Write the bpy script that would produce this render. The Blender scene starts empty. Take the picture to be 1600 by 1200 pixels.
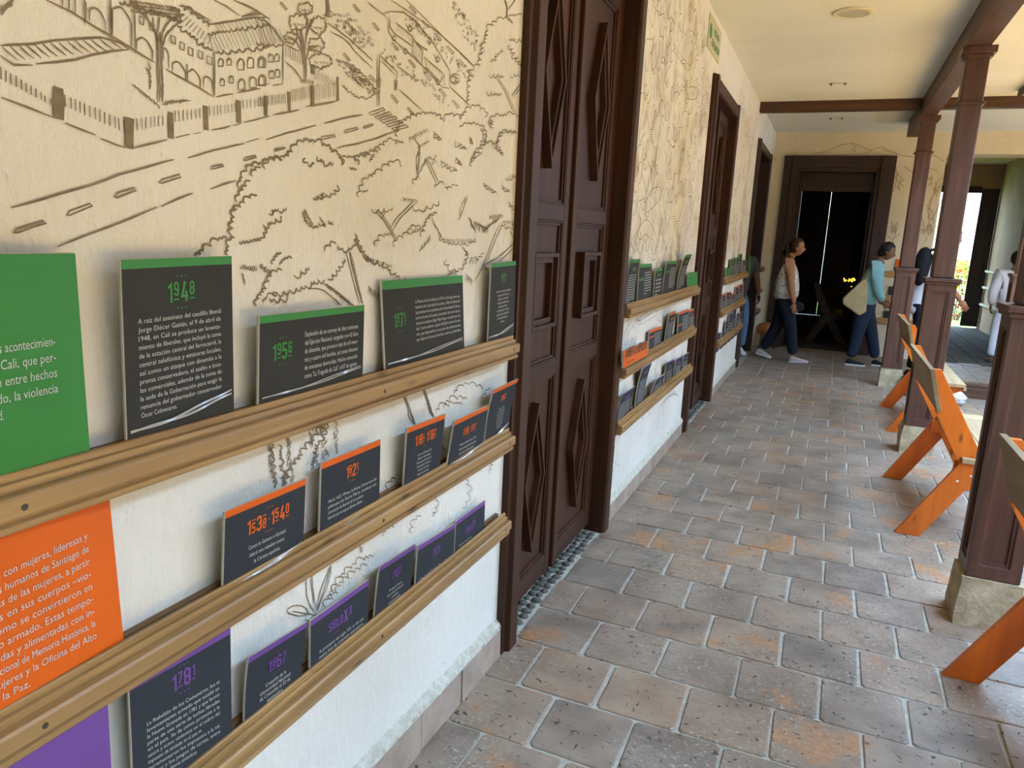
import bpy, math, random
from math import sin, cos, pi
from mathutils import Vector, Matrix, noise
random.seed(7)
sc = bpy.context.scene
COL = sc.collection

# ---------------------------------------------------------------- camera
FPX, YAW, PIT, ROL = 1149.69, -0.3978, -0.2030, 0.0453
CAM = Vector((1.0185, 0.0, 1.6))
fw = Vector((sin(YAW)*cos(PIT), cos(YAW)*cos(PIT), sin(PIT)))
r0 = fw.cross(Vector((0, 0, 1))).normalized(); u0 = r0.cross(fw)
RT = r0*cos(ROL) + u0*sin(ROL); UP = -r0*sin(ROL) + u0*cos(ROL)
cam_d = bpy.data.cameras.new('camera'); cam = bpy.data.objects.new('camera', cam_d); COL.objects.link(cam)
cam_d.sensor_width = 36; cam_d.lens = FPX/1600*36; cam_d.clip_start = .02; cam_d.clip_end = 300
m = Matrix((RT, UP, -fw)).transposed().to_4x4(); m.translation = CAM; cam.matrix_world = m
sc.camera = cam

# ---------------------------------------------------------------- light and exposure
sc.view_settings.view_transform = 'Standard'; sc.view_settings.look = 'None'
sc.view_settings.gamma = 1; sc.view_settings.use_curve_mapping = False
sc.view_settings.exposure = 0.53
world = bpy.data.worlds.new('sky'); sc.world = world; world.use_nodes = True
bg = world.node_tree.nodes['Background']
bg.inputs[0].default_value = (.46, .69, 1.0, 1); bg.inputs[1].default_value = 12.3
sun_d = bpy.data.lights.new('sun', 'SUN'); sun = bpy.data.objects.new('sun', sun_d); COL.objects.link(sun)
sun_d.energy = 9.0; sun_d.color = (1, .86, .62); sun_d.angle = math.radians(2)
sun.rotation_euler = Vector((.12, .42, -.9)).to_track_quat('-Z', 'Y').to_euler()   # high, from behind the left roof
sun.location = (2, 2, 30)

def pix_ray(px, py):
    return fw + RT*((px-800)/FPX) - UP*((py-600)/FPX)
def on_plane(ax, v, px, py):
    d = pix_ray(px, py); s = (v-CAM[ax])/d[ax]; return CAM + d*s

# ---------------------------------------------------------------- materials
def new_mat(name, rough=.7, spec=.3):
    mt = bpy.data.materials.new(name); mt.use_nodes = True
    nt = mt.node_tree; b = nt.nodes['Principled BSDF']
    b.inputs['Roughness'].default_value = rough
    b.inputs['Specular IOR Level'].default_value = spec
    return mt, nt, b
def N(nt, t, **kw):
    n = nt.nodes.new(t)
    for k, v in kw.items():
        if k in n.inputs.keys(): n.inputs[k].default_value = v
        else: setattr(n, k, v)
    return n
def ramp(nt, fac, stops):
    r = nt.nodes.new('ShaderNodeValToRGB'); e = r.color_ramp.elements
    while len(e) < len(stops): e.new(.5)
    for i, (p, c) in enumerate(stops):
        e[i].position = p; e[i].color = (c[0], c[1], c[2], 1)
    nt.links.new(fac, r.inputs[0]); return r.outputs[0]
def coords(nt, world_space=True, scale=(1, 1, 1)):
    g = nt.nodes.new('ShaderNodeNewGeometry') if world_space else nt.nodes.new('ShaderNodeTexCoord')
    mp = nt.nodes.new('ShaderNodeMapping'); mp.inputs['Scale'].default_value = scale
    nt.links.new(g.outputs['Position' if world_space else 'Object'], mp.inputs[0]); return mp.outputs[0]
def nz(nt, vec, scale, detail=4, rough=.55, dist=0):
    n = N(nt, 'ShaderNodeTexNoise'); n.inputs['Scale'].default_value = scale; n.inputs['Detail'].default_value = detail
    n.inputs['Roughness'].default_value = rough; n.inputs['Distortion'].default_value = dist
    nt.links.new(vec, n.inputs['Vector']); return n.outputs['Fac']
def mix(nt, fac, a, b, mode='MIX'):
    n = nt.nodes.new('ShaderNodeMix'); n.data_type = 'RGBA'; n.blend_type = mode
    for i, v in ((0, fac), (6, a), (7, b)):
        if isinstance(v, (int, float)): n.inputs[i].default_value = v
        elif isinstance(v, (tuple, list)): n.inputs[i].default_value = (v[0], v[1], v[2], 1)
        else: nt.links.new(v, n.inputs[i])
    return n.outputs[2]
def bump(nt, b, h, strength=.3, dist=.01):
    n = nt.nodes.new('ShaderNodeBump'); n.inputs['Strength'].default_value = strength; n.inputs['Distance'].default_value = dist
    nt.links.new(h, n.inputs['Height']); nt.links.new(n.outputs[0], b.inputs['Normal'])
def plain(name, c, rough=.6, spec=.3, var=.12, sc_=8):
    mt, nt, b = new_mat(name, rough, spec); v = coords(nt)
    f = nz(nt, v, sc_)
    lo = tuple(x*(1-var) for x in c); hi = tuple(min(1, x*(1+var)) for x in c)
    nt.links.new(ramp(nt, f, ((.3, lo), (.7, hi))), b.inputs['Base Color'])
    return mt

def plaster(name, lo, hi, bs=.55):
    mt, nt, b = new_mat(name, .9, .15); v = coords(nt)
    c = ramp(nt, nz(nt, v, 1.7, 5), ((.3, lo), (.7, hi)))
    vs = coords(nt, scale=(1, 1, .45))
    c = mix(nt, .05, c, ramp(nt, nz(nt, vs, 30, 3), ((.35, (.5, .45, .38)), (.65, (1, 1, 1)))), 'MULTIPLY')
    # scattered small brown pits
    pits = ramp(nt, nz(nt, vs, 75, 2), ((.70, (0, 0, 0)), (.80, (1, 1, 1))))
    c = mix(nt, pits, c, tuple(x*.75 for x in lo))
    nt.links.new(c, b.inputs['Base Color'])
    h = nt.nodes.new('ShaderNodeMath'); h.operation = 'ADD'
    nt.links.new(nz(nt, vs, 55, 6, .65), h.inputs[0]); nt.links.new(nz(nt, v, 12, 4), h.inputs[1])
    bump(nt, b, h.outputs[0], bs, .011)
    return mt
M = {}
M['plaster'] = plaster('plaster', (.66, .63, .56), (.75, .72, .65))
M['plaster_end'] = plaster('plaster_end', (.62, .55, .40), (.70, .63, .48), .3)
M['ceiling'] = plaster('ceiling_plaster', (.70, .68, .57), (.77, .75, .64), .25)
M['ink'] = plain('mural_ink', (.21, .165, .115), .85, .1, .25, 30)
M['ink_pale'] = plain('mural_ink_pale', (.33, .25, .165), .85, .1, .2, 30)

def wood(name, lo, hi, axis, scale=1.0, rough=.45, spec=.4, knots=False, bs=.15):
    mt, nt, b = new_mat(name, rough, spec)
    s = [26, 26, 26]; s[axis] = 1.6; s = [q*scale for q in s]
    v = coords(nt, scale=tuple(s))
    f = nz(nt, v, 1.0, 6, .6, .6)
    c = ramp(nt, f, ((.28, lo), (.55, tuple((a+b_)/2 for a, b_ in zip(lo, hi))), (.75, hi)))
    v2 = coords(nt); c = mix(nt, .35, c, ramp(nt, nz(nt, v2, 3, 3), ((.3, (.6, .55, .5)), (.7, (1, 1, 1)))), 'MULTIPLY')
    if knots:
        ks = [14, 14, 14]; ks[axis] = 5.5
        vk = coords(nt, scale=tuple(ks)); vo = N(nt, 'ShaderNodeTexVoronoi'); vo.inputs['Scale'].default_value = 1.0
        nt.links.new(vk, vo.inputs['Vector'])
        k = ramp(nt, vo.outputs['Distance'], ((.06, (1, 1, 1)), (.2, (0, 0, 0))))
        sel = ramp(nt, nz(nt, coords(nt), 1.4, 1), ((.44, (0, 0, 0)), (.50, (1, 1, 1))))
        k = mix(nt, 1.0, k, sel, 'MULTIPLY')
        c = mix(nt, k, c, tuple(x*.35 for x in lo))
    nt.links.new(c, b.inputs['Base Color']); bump(nt, b, f, bs, .003)
    return mt
M['rail'] = wood('varnished_pine_y', (.22, .12, .042), (.44, .265, .10), 1, 1, .40, .45, True)
M['rail_x'] = wood('varnished_pine_x', (.30, .17, .06), (.50, .32, .13), 0, 1, .4, .4, True)
M['rail_back'] = wood('rail_back_pine', (.12, .06, .025), (.26, .14, .06), 1, 1, .5, .3)
M['door'] = wood('dark_door_wood', (.026, .010, .005), (.085, .030, .013), 2, .8, .46, .25)
M['door_dark'] = wood('darker_door_wood', (.022, .011, .008), (.05, .022, .015), 2, .8, .42, .4)
M['door_y'] = wood('dark_door_wood_rail', (.026, .010, .005), (.08, .029, .013), 1, .8, .46, .25)
M['door_x'] = wood('dark_head_wood', (.022, .012, .009), (.05, .024, .017), 0, .8, .45, .35)
M['post'] = wood('dark_post_wood', (.050, .024, .018), (.135, .062, .046), 2, .9, .42, .4)
M['beam'] = wood('beam_wood', (.050, .026, .018), (.125, .062, .044), 1, .8, .55, .3)
M['beam_x'] = wood('cross_beam_wood', (.055, .026, .014), (.12, .055, .030), 0, .8, .55, .3)
M['orange'] = wood('orange_stained_pine', (.56, .115, .008), (.80, .20, .014), 2, .5, .45, .4, True, .08)
M['orange_b'] = wood('orange_stained_leg', (.44, .09, .008), (.74, .17, .014), 2, .55, .45, .4, True, .08)
M['raw'] = wood('raw_plywood', (.30, .20, .105), (.52, .39, .23), 1, .5, .6, .3)
M['raw_shaded'] = wood('shaded_plywood', (.17, .115, .058), (.38, .28, .155), 1, .5, .65, .25)  # raw plywood with the backrest's shade put into the colour
M['ply_edge'] = wood('plywood_edge', (.24, .16, .08), (.58, .45, .26), 2, 1.4, .7, .2)

def stone(name, lo, hi, sc1=14, bs=.7):
    mt, nt, b = new_mat(name, .9, .15); v = coords(nt)
    f = nz(nt, v, sc1, 8, .65)
    nt.links.new(ramp(nt, f, ((.3, lo), (.7, hi))), b.inputs['Base Color']); bump(nt, b, f, bs, .02); return mt
M['stone'] = stone('plinth_stone', (.26, .20, .12), (.50, .42, .28))
M['mortar'] = stone('lime_mortar', (.30, .28, .235), (.46, .43, .37), 30, .6)
M['pebble'] = stone('pebble_stone', (.05, .052, .045), (.14, .14, .125), 20, .2)
M['skirt'] = stone('skirting_clay', (.27, .20, .15), (.42, .33, .26), 9, .3)
M['rim'] = stone('crumbled_plaster', (.45, .42, .33), (.72, .69, .60), 40, .9)

def tile_mat(name, base_lo, base_hi, orange_amt):
    mt, nt, b = new_mat(name, .62, .5); v = coords(nt)
    f = nz(nt, v, 4.5, 6, .6)
    c = ramp(nt, f, ((.28, base_lo), (.72, base_hi)))
    oi = N(nt, 'ShaderNodeObjectInfo')
    tint = ramp(nt, oi.outputs['Random'], ((.0, (.80, .80, .82)), (.5, (1, .97, .95)), (1, (1.0, .90, .84))))
    c = mix(nt, 1.0, c, tint, 'MULTIPLY')
    of = ramp(nt, nz(nt, v, 3.1, 4, .6, .4), ((orange_amt, (0, 0, 0)), (orange_amt+.06, (1, 1, 1))))
    c = mix(nt, of, c, ramp(nt, nz(nt, v, 40, 3), ((.3, (.25, .125, .062)), (.7, (.38, .205, .105)))))
    lime = ramp(nt, nz(nt, v, 55, 4, .7), ((.55, (0, 0, 0)), (.66, (1, 1, 1))))
    limem = ramp(nt, nz(nt, v, 1.6, 2), ((.46, (0, 0, 0)), (.60, (1, 1, 1))))
    lm = mix(nt, 1.0, lime, limem, 'MULTIPLY')
    lm = mix(nt, .75, (0, 0, 0), lm)
    c = mix(nt, lm, c, (.46, .43, .36))
    pit = ramp(nt, nz(nt, v, 46, 2, .5, .8), ((.655, (0, 0, 0)), (.70, (1, 1, 1))))
    c = mix(nt, pit, c, (.045, .036, .03))
    nt.links.new(c, b.inputs['Base Color'])
    rr = ramp(nt, nz(nt, v, 6, 4), ((.3, (.36, .36, .36)), (.7, (.58, .58, .58)))); nt.links.new(rr, b.inputs['Roughness'])
    h = N(nt, 'ShaderNodeMath'); h.operation = 'SUBTRACT'; nt.links.new(nz(nt, v, 16, 6, .6), h.inputs[0]); nt.links.new(pit, h.inputs[1])
    bump(nt, b, h.outputs[0], .6, .010)
    return mt
M['tile'] = tile_mat('clay_tile', (.14, .106, .080), (.315, .250, .193), .60)
M['tile_o'] = tile_mat('worn_orange_clay_tile', (.17, .122, .088), (.34, .26, .19), .55)
M['tile_y'] = tile_mat('yellow_tone_tile', (.55, .40, .18), (.72, .56, .30), .70)  # brighter yellow tone for a small patch of tiles
M['slate'] = stone('dark_slab', (.045, .040, .034), (.12, .105, .085), 5, .2)

M['board_edge'] = plain('mdf_edge', (.42, .39, .33), .8, .2, .1)
M['face'] = plain('charcoal_print', (.034, .034, .031), .66, .13, .05)
M['face2'] = plain('slate_print', (.031, .036, .043), .66, .13, .05)
M['green'] = plain('green_print', (.030, .19, .036), .5, .25, .04)
M['orangep'] = plain('orange_print', (.62, .105, .006), .5, .25, .04)
M['purple'] = plain('purple_print', (.145, .060, .25), .5, .25, .04)
M['white_ink'] = plain('white_ink', (.52, .52, .50), .6, .2, .04)
M['dark_ink'] = plain('dark_ink', (.03, .045, .03), .6, .2, .04)
M['film'] = plain('curled_clear_film', (.30, .30, .30), .15, .7, .1)
M['screw'] = plain('screw_metal', (.03, .026, .02), .5, .5)
M['lampglass'] = plain('frosted_lamp_glass', (.50, .47, .34), .4, .4, .03)
M['lampring'] = plain('painted_ring', (.66, .60, .44), .6, .3, .03)
M['signp'] = plain('sign_panel', (.50, .48, .30), .5, .4, .03)
M['grass'] = stone('lawn', (.13, .22, .04), (.27, .38, .08), 30, .8)
M['paving'] = stone('courtyard_paving', (.54, .31, .10), (.66, .40, .15), 5, .2)
M['leafy'] = plain('yellow_leaf', (.75, .55, .04), .5, .4, .2)
M['leafr'] = plain('red_leaf', (.40, .06, .03), .5, .4, .2)
M['leafg'] = plain('green_leaf', (.08, .16, .03), .5, .4, .2)
M['blocker_wall'] = plaster('blocker_wall', (.12, .08, .035), (.17, .11, .055), .2)  # dark colour of the added courtyard walls, limits bounce light
M['white_wall'] = plaster('white_wall', (.72, .70, .62), (.80, .78, .70), .2)
M['room_wall'] = plaster('room_wall', (.42, .27, .165), (.52, .36, .23), .2)
M['grey_ink'] = plain('grey_print_lines', (.36, .36, .35), .6, .2, .04)
M['ochre'] = plain('ochre_band', (.55, .40, .16), .8, .2)
M['roofclay'] = stone('roof_clay', (.30, .14, .08), (.45, .22, .13), 8, .4)

# ---------------------------------------------------------------- mesh helpers
class MB:
    def __init__(s): s.v = []; s.f = []
    def add(s, vs, fs):
        o = len(s.v); s.v += [tuple(p) for p in vs]; s.f += [tuple(i+o for i in f) for f in fs]; return s
    def box(s, x0, y0, z0, x1, y1, z1):
        return s.add([(x0,y0,z0),(x1,y0,z0),(x1,y1,z0),(x0,y1,z0),(x0,y0,z1),(x1,y0,z1),(x1,y1,z1),(x0,y1,z1)],
                     [(0,3,2,1),(4,5,6,7),(0,1,5,4),(1,2,6,5),(2,3,7,6),(3,0,4,7)])
    def prism(s, poly, ax, a, b):
        # poly: 2-D points on the two other axes (in order), extruded along ax from a to b
        n = len(poly)
        area = sum(poly[i][0]*poly[(i+1) % n][1]-poly[(i+1) % n][0]*poly[i][1] for i in range(n))
        if (area < 0) != (ax == 1): poly = poly[::-1]
        def P(q, t):
            l = list(q); l.insert(ax, t); return tuple(l)
        vs = [P(q, a) for q in poly]+[P(q, b) for q in poly]
        fs = [tuple(range(n))[::-1], tuple(range(n, 2*n))]+[(i, (i+1) % n, (i+1) % n+n, i+n) for i in range(n)]
        return s.add(vs, fs)
    def ring(s, outer, inner, ax, a, b):
        n = len(outer)
        def P(q, t):
            l = list(q); l.insert(ax, t); return tuple(l)
        vs = [P(q, a) for q in outer]+[P(q, b) for q in outer]+[P(q, a) for q in inner]+[P(q, b) for q in inner]
        fs = []
        for i in range(n):
            j = (i+1) % n
            fs += [(i, j, j+n, i+n), (j+2*n, i+2*n, i+3*n, j+3*n), (i+n, j+n, j+3*n, i+3*n), (j, i, i+2*n, j+2*n)]
        return s.add(vs, fs)
    def tube(s, pts, rad, n=8, cap=True):
        pts = [Vector(p) for p in pts]
        rr = rad if isinstance(rad, (list, tuple)) else [rad]*len(pts)
        o = len(s.v); up = Vector((0, 0, 1))
        for i, p in enumerate(pts):
            d = (pts[min(i+1, len(pts)-1)]-pts[max(i-1, 0)]).normalized()
            a = d.cross(up)
            if a.length < .05: a = d.cross(Vector((1, 0, 0)))
            a.normalize(); b = d.cross(a)
            for k in range(n):
                t = 2*pi*k/n; s.v.append(tuple(p+a*cos(t)*rr[i]+b*sin(t)*rr[i]))
        for i in range(len(pts)-1):
            for k in range(n):
                s.f.append((o+i*n+k, o+i*n+(k+1) % n, o+(i+1)*n+(k+1) % n, o+(i+1)*n+k))
        if cap:
            s.f.append(tuple(o+k for k in range(n))[::-1]); s.f.append(tuple(o+(len(pts)-1)*n+k for k in range(n)))
        return s
    def ball(s, c, r, nu=10, nv=7, fn=None):
        rx, ry, rz = r if isinstance(r, (tuple, list)) else (r, r, r)
        o = len(s.v)
        for j in range(nv+1):
            th = pi*j/nv
            for i in range(nu):
                ph = 2*pi*i/nu
                d = Vector((sin(th)*cos(ph), sin(th)*sin(ph), cos(th)))
                p = Vector((d.x*rx, d.y*ry, d.z*rz))
                if fn: p = fn(d, p)
                s.v.append(tuple(Vector(c)+p))
        for j in range(nv):
            for i in range(nu):
                s.f.append((o+j*nu+i, o+(j+1)*nu+i, o+(j+1)*nu+(i+1) % nu, o+j*nu+(i+1) % nu))
        return s
    def disc(s, c, r, axis, h, n=14):
        poly = [(cos(2*pi*k/n)*r, sin(2*pi*k/n)*r) for k in range(n)]
        c2 = [c[i] for i in range(3) if i != axis]
        return s.prism([(p[0]+c2[0], p[1]+c2[1]) for p in poly], axis, c[axis], c[axis]+h)
    def build(s, name, mat, parent=None, smooth=False, bevel=0, world_coords=True):
        me = bpy.data.meshes.new(name)
        off = Vector((0, 0, 0))
        q = parent
        while q is not None and world_coords:
            off += q.location; q = q.parent
        me.from_pydata([tuple(Vector(p)-off) for p in s.v] if parent and world_coords else s.v, [], s.f)
        me.validate(); me.update()
        if mat: me.materials.append(mat)
        if smooth: me.polygons.foreach_set('use_smooth', [True]*len(me.polygons))
        o = bpy.data.objects.new(name, me); COL.objects.link(o)
        if parent: o.parent = parent
        if bevel:
            bv = o.modifiers.new('bevel', 'BEVEL'); bv.width = bevel; bv.segments = 2; bv.limit_method = 'ANGLE'
        return o
def tag(o, label=None, cat=None, group=None, kind=None):
    if label: o['label'] = label
    if cat: o['category'] = cat
    if group: o['group'] = group
    if kind: o['kind'] = kind
    return o
def empty(name, loc, label, cat, group=None, kind=None, rz=0):
    o = bpy.data.objects.new(name, None); COL.objects.link(o); o.location = loc; o.rotation_euler.z = rz
    o.empty_display_size = .1
    return tag(o, label, cat, group, kind)
def copy_tree(o, parent=None):
    c = o.copy(); COL.objects.link(c); c.parent = parent
    for ch in [q for q in bpy.data.objects if q.parent == o]: copy_tree(ch, c)
    return c

H = 3.26
# ================================================================ SETTING
# floor: mortar bed, clay slabs in running bond
floor = MB().box(-.5, -3.2, -.12, 3.25, 12.55, -.006).box(3.25, 9.5, -.12, 8, 12.55, -.006).build('floor', M['mortar'])
tag(floor, 'worn clay tile floor of the long covered corridor', 'floor', kind='structure')
P = .2866
def slab_mesh(seed, w=P, d=P):
    rnd = random.Random(seed); g = .0049; e = .004
    mb = MB(); b = []; t = []
    for sx, sy in ((-1, -1), (1, -1), (1, 1), (-1, 1)):
        x = sx*(w/2-g)+rnd.uniform(-.0035, .0035); y = sy*(d/2-g)+rnd.uniform(-.0035, .0035)
        c = .012
        # chipped corner: two vertices per corner
        if sx*sy > 0: q = [(x-sx*c*0, y-sy*c), (x-sx*c, y)]
        else: q = [(x-sx*c, y), (x, y-sy*c)]
        b += q
        t += [(qx-sx*e, qy-sy*e) for qx, qy in q]
    n = 8
    z = [rnd.uniform(-.0018, .0012) for _ in range(4)]
    vs = [(q[0], q[1], -.011) for q in b]+[(q[0], q[1], -.0035) for q in b]+[(q[0], q[1], z[i//2]) for i, q in enumerate(t)]
    fs = [(i, (i+1) % n, (i+1) % n+n, i+n) for i in range(n)]+[(i+n, (i+1) % n+n, (i+1) % n+2*n, i+2*n) for i in range(n)]
    fs += [tuple(range(2*n, 3*n))]
    mb.add(vs, fs); return mb
variants = []
for i in range(8):
    me = bpy.data.meshes.new('floor_slab'); q = slab_mesh(i); me.from_pydata(q.v, [], q.f); me.update()
    me.materials.append(M['tile'] if i % 8 < 6 else M['tile_o']); variants.append(me)
me = variants[0].copy(); me.materials.clear(); me.materials.append(M['tile_y']); variant_y = me
cells = []
y0 = 1.945
for r in range(-4, 37):
    yc = y0+P*(r+.5)
    if yc > 12.5: break
    off = (.155 if r % 2 else .305) if yc < 9.3 else .335
    k = -2
    while True:
        x1 = off+P*k; x2 = x1+P; k += 1
        if x1 > 3.2: break
        a = max(x1, .012); b_ = min(x2, 3.2)
        if b_-a < .04: continue
        cells.append((a, b_, yc))
def vis(c):
    xc = (c[0]+c[1])/2; d = Vector((xc, c[2], 0))-CAM; z = d.dot(fw)
    if z < .3: return 0
    px = 800+FPX*d.dot(RT)/z; py = 600-FPX*d.dot(UP)/z
    if px < -60 or px > 1680 or py > 1290: return 0
    return 1/z
order = sorted(cells, key=vis, reverse=True)
near = [c for c in order if vis(c) > 0][:292]
nearset = set(near)
far = MB(); edge = MB()
rnd = random.Random(3)
for c in cells:
    w = c[1]-c[0]; xc = (c[0]+c[1])/2
    if c in nearset:
        ochre = 2.2 < xc < 2.75 and 7.5 < c[2] < 8.5
        me = variant_y if ochre else rnd.choice(variants)
        o = bpy.data.objects.new('floor_tile', me); COL.objects.link(o); o.parent = floor
        o.location = (xc, c[2], 0); o.scale = (w/P, 1, 1)
    else:
        q = slab_mesh(rnd.randrange(99), w, P); far.add([(v[0]+xc, v[1]+c[2], v[2]) for v in q.v], q.f)
for i in range(17):
    for j in range(10):
        q = slab_mesh(rnd.randrange(99)); far.add([(v[0]+3.35+P*i, v[1]+9.68+P*j, v[2]) for v in q.v], q.f)
tag(far.build('far_floor_tiles', M['tile'], floor), kind='stuff')

# left wall with its door openings
D1, D2, D3 = (2.45, 3.78), (6.21, 7.59), (9.95, 11.67)
DT = 2.80
wl = MB()
ys = [-3.2, D1[0], D1[1], D2[0], D2[1], D3[0], D3[1], 12.9]
for a, b in ((0, 1), (2, 3), (4, 5), (6, 7)): wl.box(-.5, ys[a], -.02, 0, ys[b], H+.02)
for a, b in ((1, 2), (3, 4), (5, 6)): wl.box(-.5, ys[a], DT, 0, ys[b], H+.02)
wall_left = wl.build('wall_left', M['plaster'])
tag(wall_left, 'rough cream plaster wall on the left painted with a line drawing', 'wall', kind='structure')
# end wall
we = MB()
for a, b, z0, z1 in ((0.0, .30, 0, H+.02), (.30, 1.58, 2.86, H+.02), (1.58, 2.33, 0, H+.02), (2.33, 4.0, 2.96, H+.02), (4.0, 8.2, 0, H+.02)):
    we.box(a, 12.4, z0-.02 if z0 == 0 else z0, b, 12.9, z1)
wall_end = we.build('wall_end', M['plaster_end'])
tag(wall_end, 'cream end wall with a dark framed doorway and faint plant drawings', 'wall', kind='structure')
wb = MB().box(-.5, -3.4, -.02, 3.25, -3.2, H+.02).build('wall_rear', M['plaster'])
tag(wb, 'plaster wall closing the corridor behind the viewer', 'wall', kind='structure')
ce = MB().box(-.5, -3.4, H, 2.56, 9.4, H+.35).box(-.5, 9.4, H, 8.2, 12.9, H+.35).build('ceiling', M['ceiling'])
tag(ce, 'cream plastered ceiling of the covered corridor', 'ceiling', kind='structure')

# skirting of clay slabs
bb = MB().box(0, -3.2, -.01, .012, 2.375, .115).box(0, 3.845, -.01, .012, 6.135, .10).box(0, 7.665, -.01, .012, 9.87, .09).build('baseboard_left', M['mortar'])
tag(bb, 'low clay slab skirting along the foot of the left wall', 'baseboard', kind='structure')
def skirt(ya, yb, h0, h1, step=.29):
    y = ya; i = 0
    while y < yb-.01:
        e = min(y+step+random.uniform(-.02, .02), yb)
        if yb-e < .06: e = yb
        ha = h0+(h1-h0)*(y-ya)/(yb-ya)
        t = .022+random.uniform(-.002, .002)
        MB().prism([(0, -.008), (t, -.008), (t-.002, ha), (0.0, ha+.004)], 1, y+.003, e-.003).build('skirting_slab', M['skirt'], bb, bevel=.002)
        y = e
skirt(-.2, 2.375, .19, .118); skirt(3.845, 6.135, .105, .10); skirt(7.665, 9.87, .09, .09)
def rim(ya, yb, h0, h1):
    mb = MB(); n = int((yb-ya)/.012); vs = []
    for i in range(n+1):
        y = ya+(yb-ya)*i/n; h = h0+(h1-h0)*i/n
        w1 = noise.noise(Vector((y*9, 1, 0)))*.008; w2 = noise.noise(Vector((y*31, 5, 0)))*.008
        vs += [(.023+w2*.3, y, h-.002), (.020+w2*.5, y, h+.012+w1), (.010+w2*.6, y, h+.026+w1+w2), (-.001, y, h+.034+w1*1.5+w2)]
    fs = [(i*4+k, (i+1)*4+k, (i+1)*4+k+1, i*4+k+1) for i in range(n) for k in range(3)]
    mb.add(vs, [f[::-1] for f in fs]); mb.build('crumbled_plaster_edge', M['rim'], bb, smooth=True)
rim(-.2, 2.375, .19, .118); rim(3.845, 6.135, .105, .10); rim(7.665, 9.87, .09, .09)

# ---------------------------------------------------------------- doors in the left wall
def rect(a, b, c, d): return [(a, c), (b, c), (b, d), (a, d)]
def moulding(name, outer, inner, mid, parent, x0, x1, x2, mat):
    mb = MB(); mb.ring(outer, mid, 0, x0, x2); mb.ring(mid, inner, 0, x0, x1)
    return mb.build(name, mat, parent, bevel=.002)
def rhomb(cy, cz, hy, hz): return [(cy-hy, cz), (cy, cz-hz), (cy+hy, cz), (cy, cz+hz)]
def leaf(root, ya, yb, ztop=2.745):
    X0, X1, X2 = -.095, -.065, -.045
    s = MB().box(X0, ya, .045, X1, yb, ztop).build('door_leaf', M['door'], root)
    w = .085
    for a, b in ((ya, ya+w), (yb-w, yb)): MB().box(X1, a, .045, X2, b, ztop).build('stile', M['door'], s, bevel=.003)
    zr = ((.045, .135), (1.0, 1.065), (1.655, 1.72), (ztop-.09, ztop))
    for a, b in zr: MB().box(X1, ya+w, a, X2, yb-w, b).build('rail', M['door_y'], s, bevel=.003)
    for (za, zb) in ((.135, 1.0), (1.065, 1.655), (1.72, ztop-.09)):
        o = rect(ya+w, yb-w, za, zb); i = rect(ya+w+.02, yb-w-.02, za+.02, zb-.02); mm = rect(ya+w+.008, yb-w-.008, za+.008, zb-.008)
        moulding('panel_moulding', o, i, mm, s, X1, X2-.010, X2-.003, M['door'])
    cy = (ya+yb)/2
    for cz, hz in ((.575, .335), (2.195, .345)):
        moulding('diamond_moulding', rhomb(cy, cz, .118, hz), rhomb(cy, cz, .086, hz-.095), rhomb(cy, cz, .104, hz-.042), s, X1, X1+.026, X1+.036, M['door'])
    o = rect(cy-.135, cy+.135, 1.22, 1.525); i = rect(cy-.095, cy+.095, 1.26, 1.485); mm = rect(cy-.118, cy+.118, 1.237, 1.508)
    moulding('square_moulding', o, i, mm, s, X1, X1+.024, X1+.040, M['door'])
    return s
def casing(root, ya, yb, w, mat, matx, top, depth=.05, thick=.045):
    # ya,yb outer edges; jambs return into the wall
    for nm, a, b, jin in (('left_jamb', ya, ya+w, 1), ('right_jamb', yb-w, yb, -1)):
        mb = MB()
        if jin == 1: poly = [(-.30, b-.02), (-.30, b), (thick-.012, b), (thick, b-.012), (thick, a+.035), (thick-.018, a+.030), (thick-.018, a), (0, a), (0, b-.02)]
        else: poly = [(-.30, a+.02), (-.30, a), (thick-.012, a), (thick, a+.012), (thick, b-.035), (thick-.018, b-.030), (thick-.018, b), (0, b), (0, a+.02)]
        mb.prism(poly, 2, -.002, top); mb.build('door_jamb', mat, root, bevel=.002)
    mb = MB(); mb.prism([(-.30, top-w), (-.30, top-w+.02), (0, top-w+.02), (0, top), (thick-.018, top), (thick-.018, top-.03), (thick, top-.035), (thick, top-w+.012), (thick-.012, top-w)], 1, ya+w, yb-w)
    mb.build('door_head', matx, root, bevel=.002)
def threshold(ya, yb, root):
    s = MB().box(-.11, ya, -.02, .012, yb, -.001).build('threshold', M['mortar'], root)
    rnd = random.Random(int(ya*10)); y = ya+.025
    mes = []
    for k in range(4):
        mb = MB().ball((0, 0, 0), (.018+.003*k % 3, .024, .014), 8, 5, lambda d, p: p*(1+.12*noise.noise(d*2+Vector((k, 0, 0)))))
        me = bpy.data.meshes.new('pebble'); me.from_pydata(mb.v, [], mb.f); me.materials.append(M['pebble'])
        me.polygons.foreach_set('use_smooth', [True]*len(me.polygons)); mes.append(me)
    while y < yb-.02:
        for x in (-.092, -.052, -.012):
            o = bpy.data.objects.new('pebble', rnd.choice(mes)); COL.objects.link(o); o.parent = s
            o.location = (x+rnd.uniform(-.005, .005), -root.location.y+y+rnd.uniform(-.006, .006), .001); o.rotation_euler.z = rnd.uniform(-.6, .6)
            s_ = rnd.uniform(.8, 1.1); o.scale = (s_, s_, s_)
        y += .052
d1 = empty('door_1', (0, 3.1, 0), 'nearest tall dark wooden double door with diamond mouldings', 'door', kind='structure')
casing(d1, 2.375, 3.84, .118, M['door'], M['door_y'], 2.87)
leaf(d1, 2.495, 3.103); leaf(d1, 3.109, 3.72)
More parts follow.
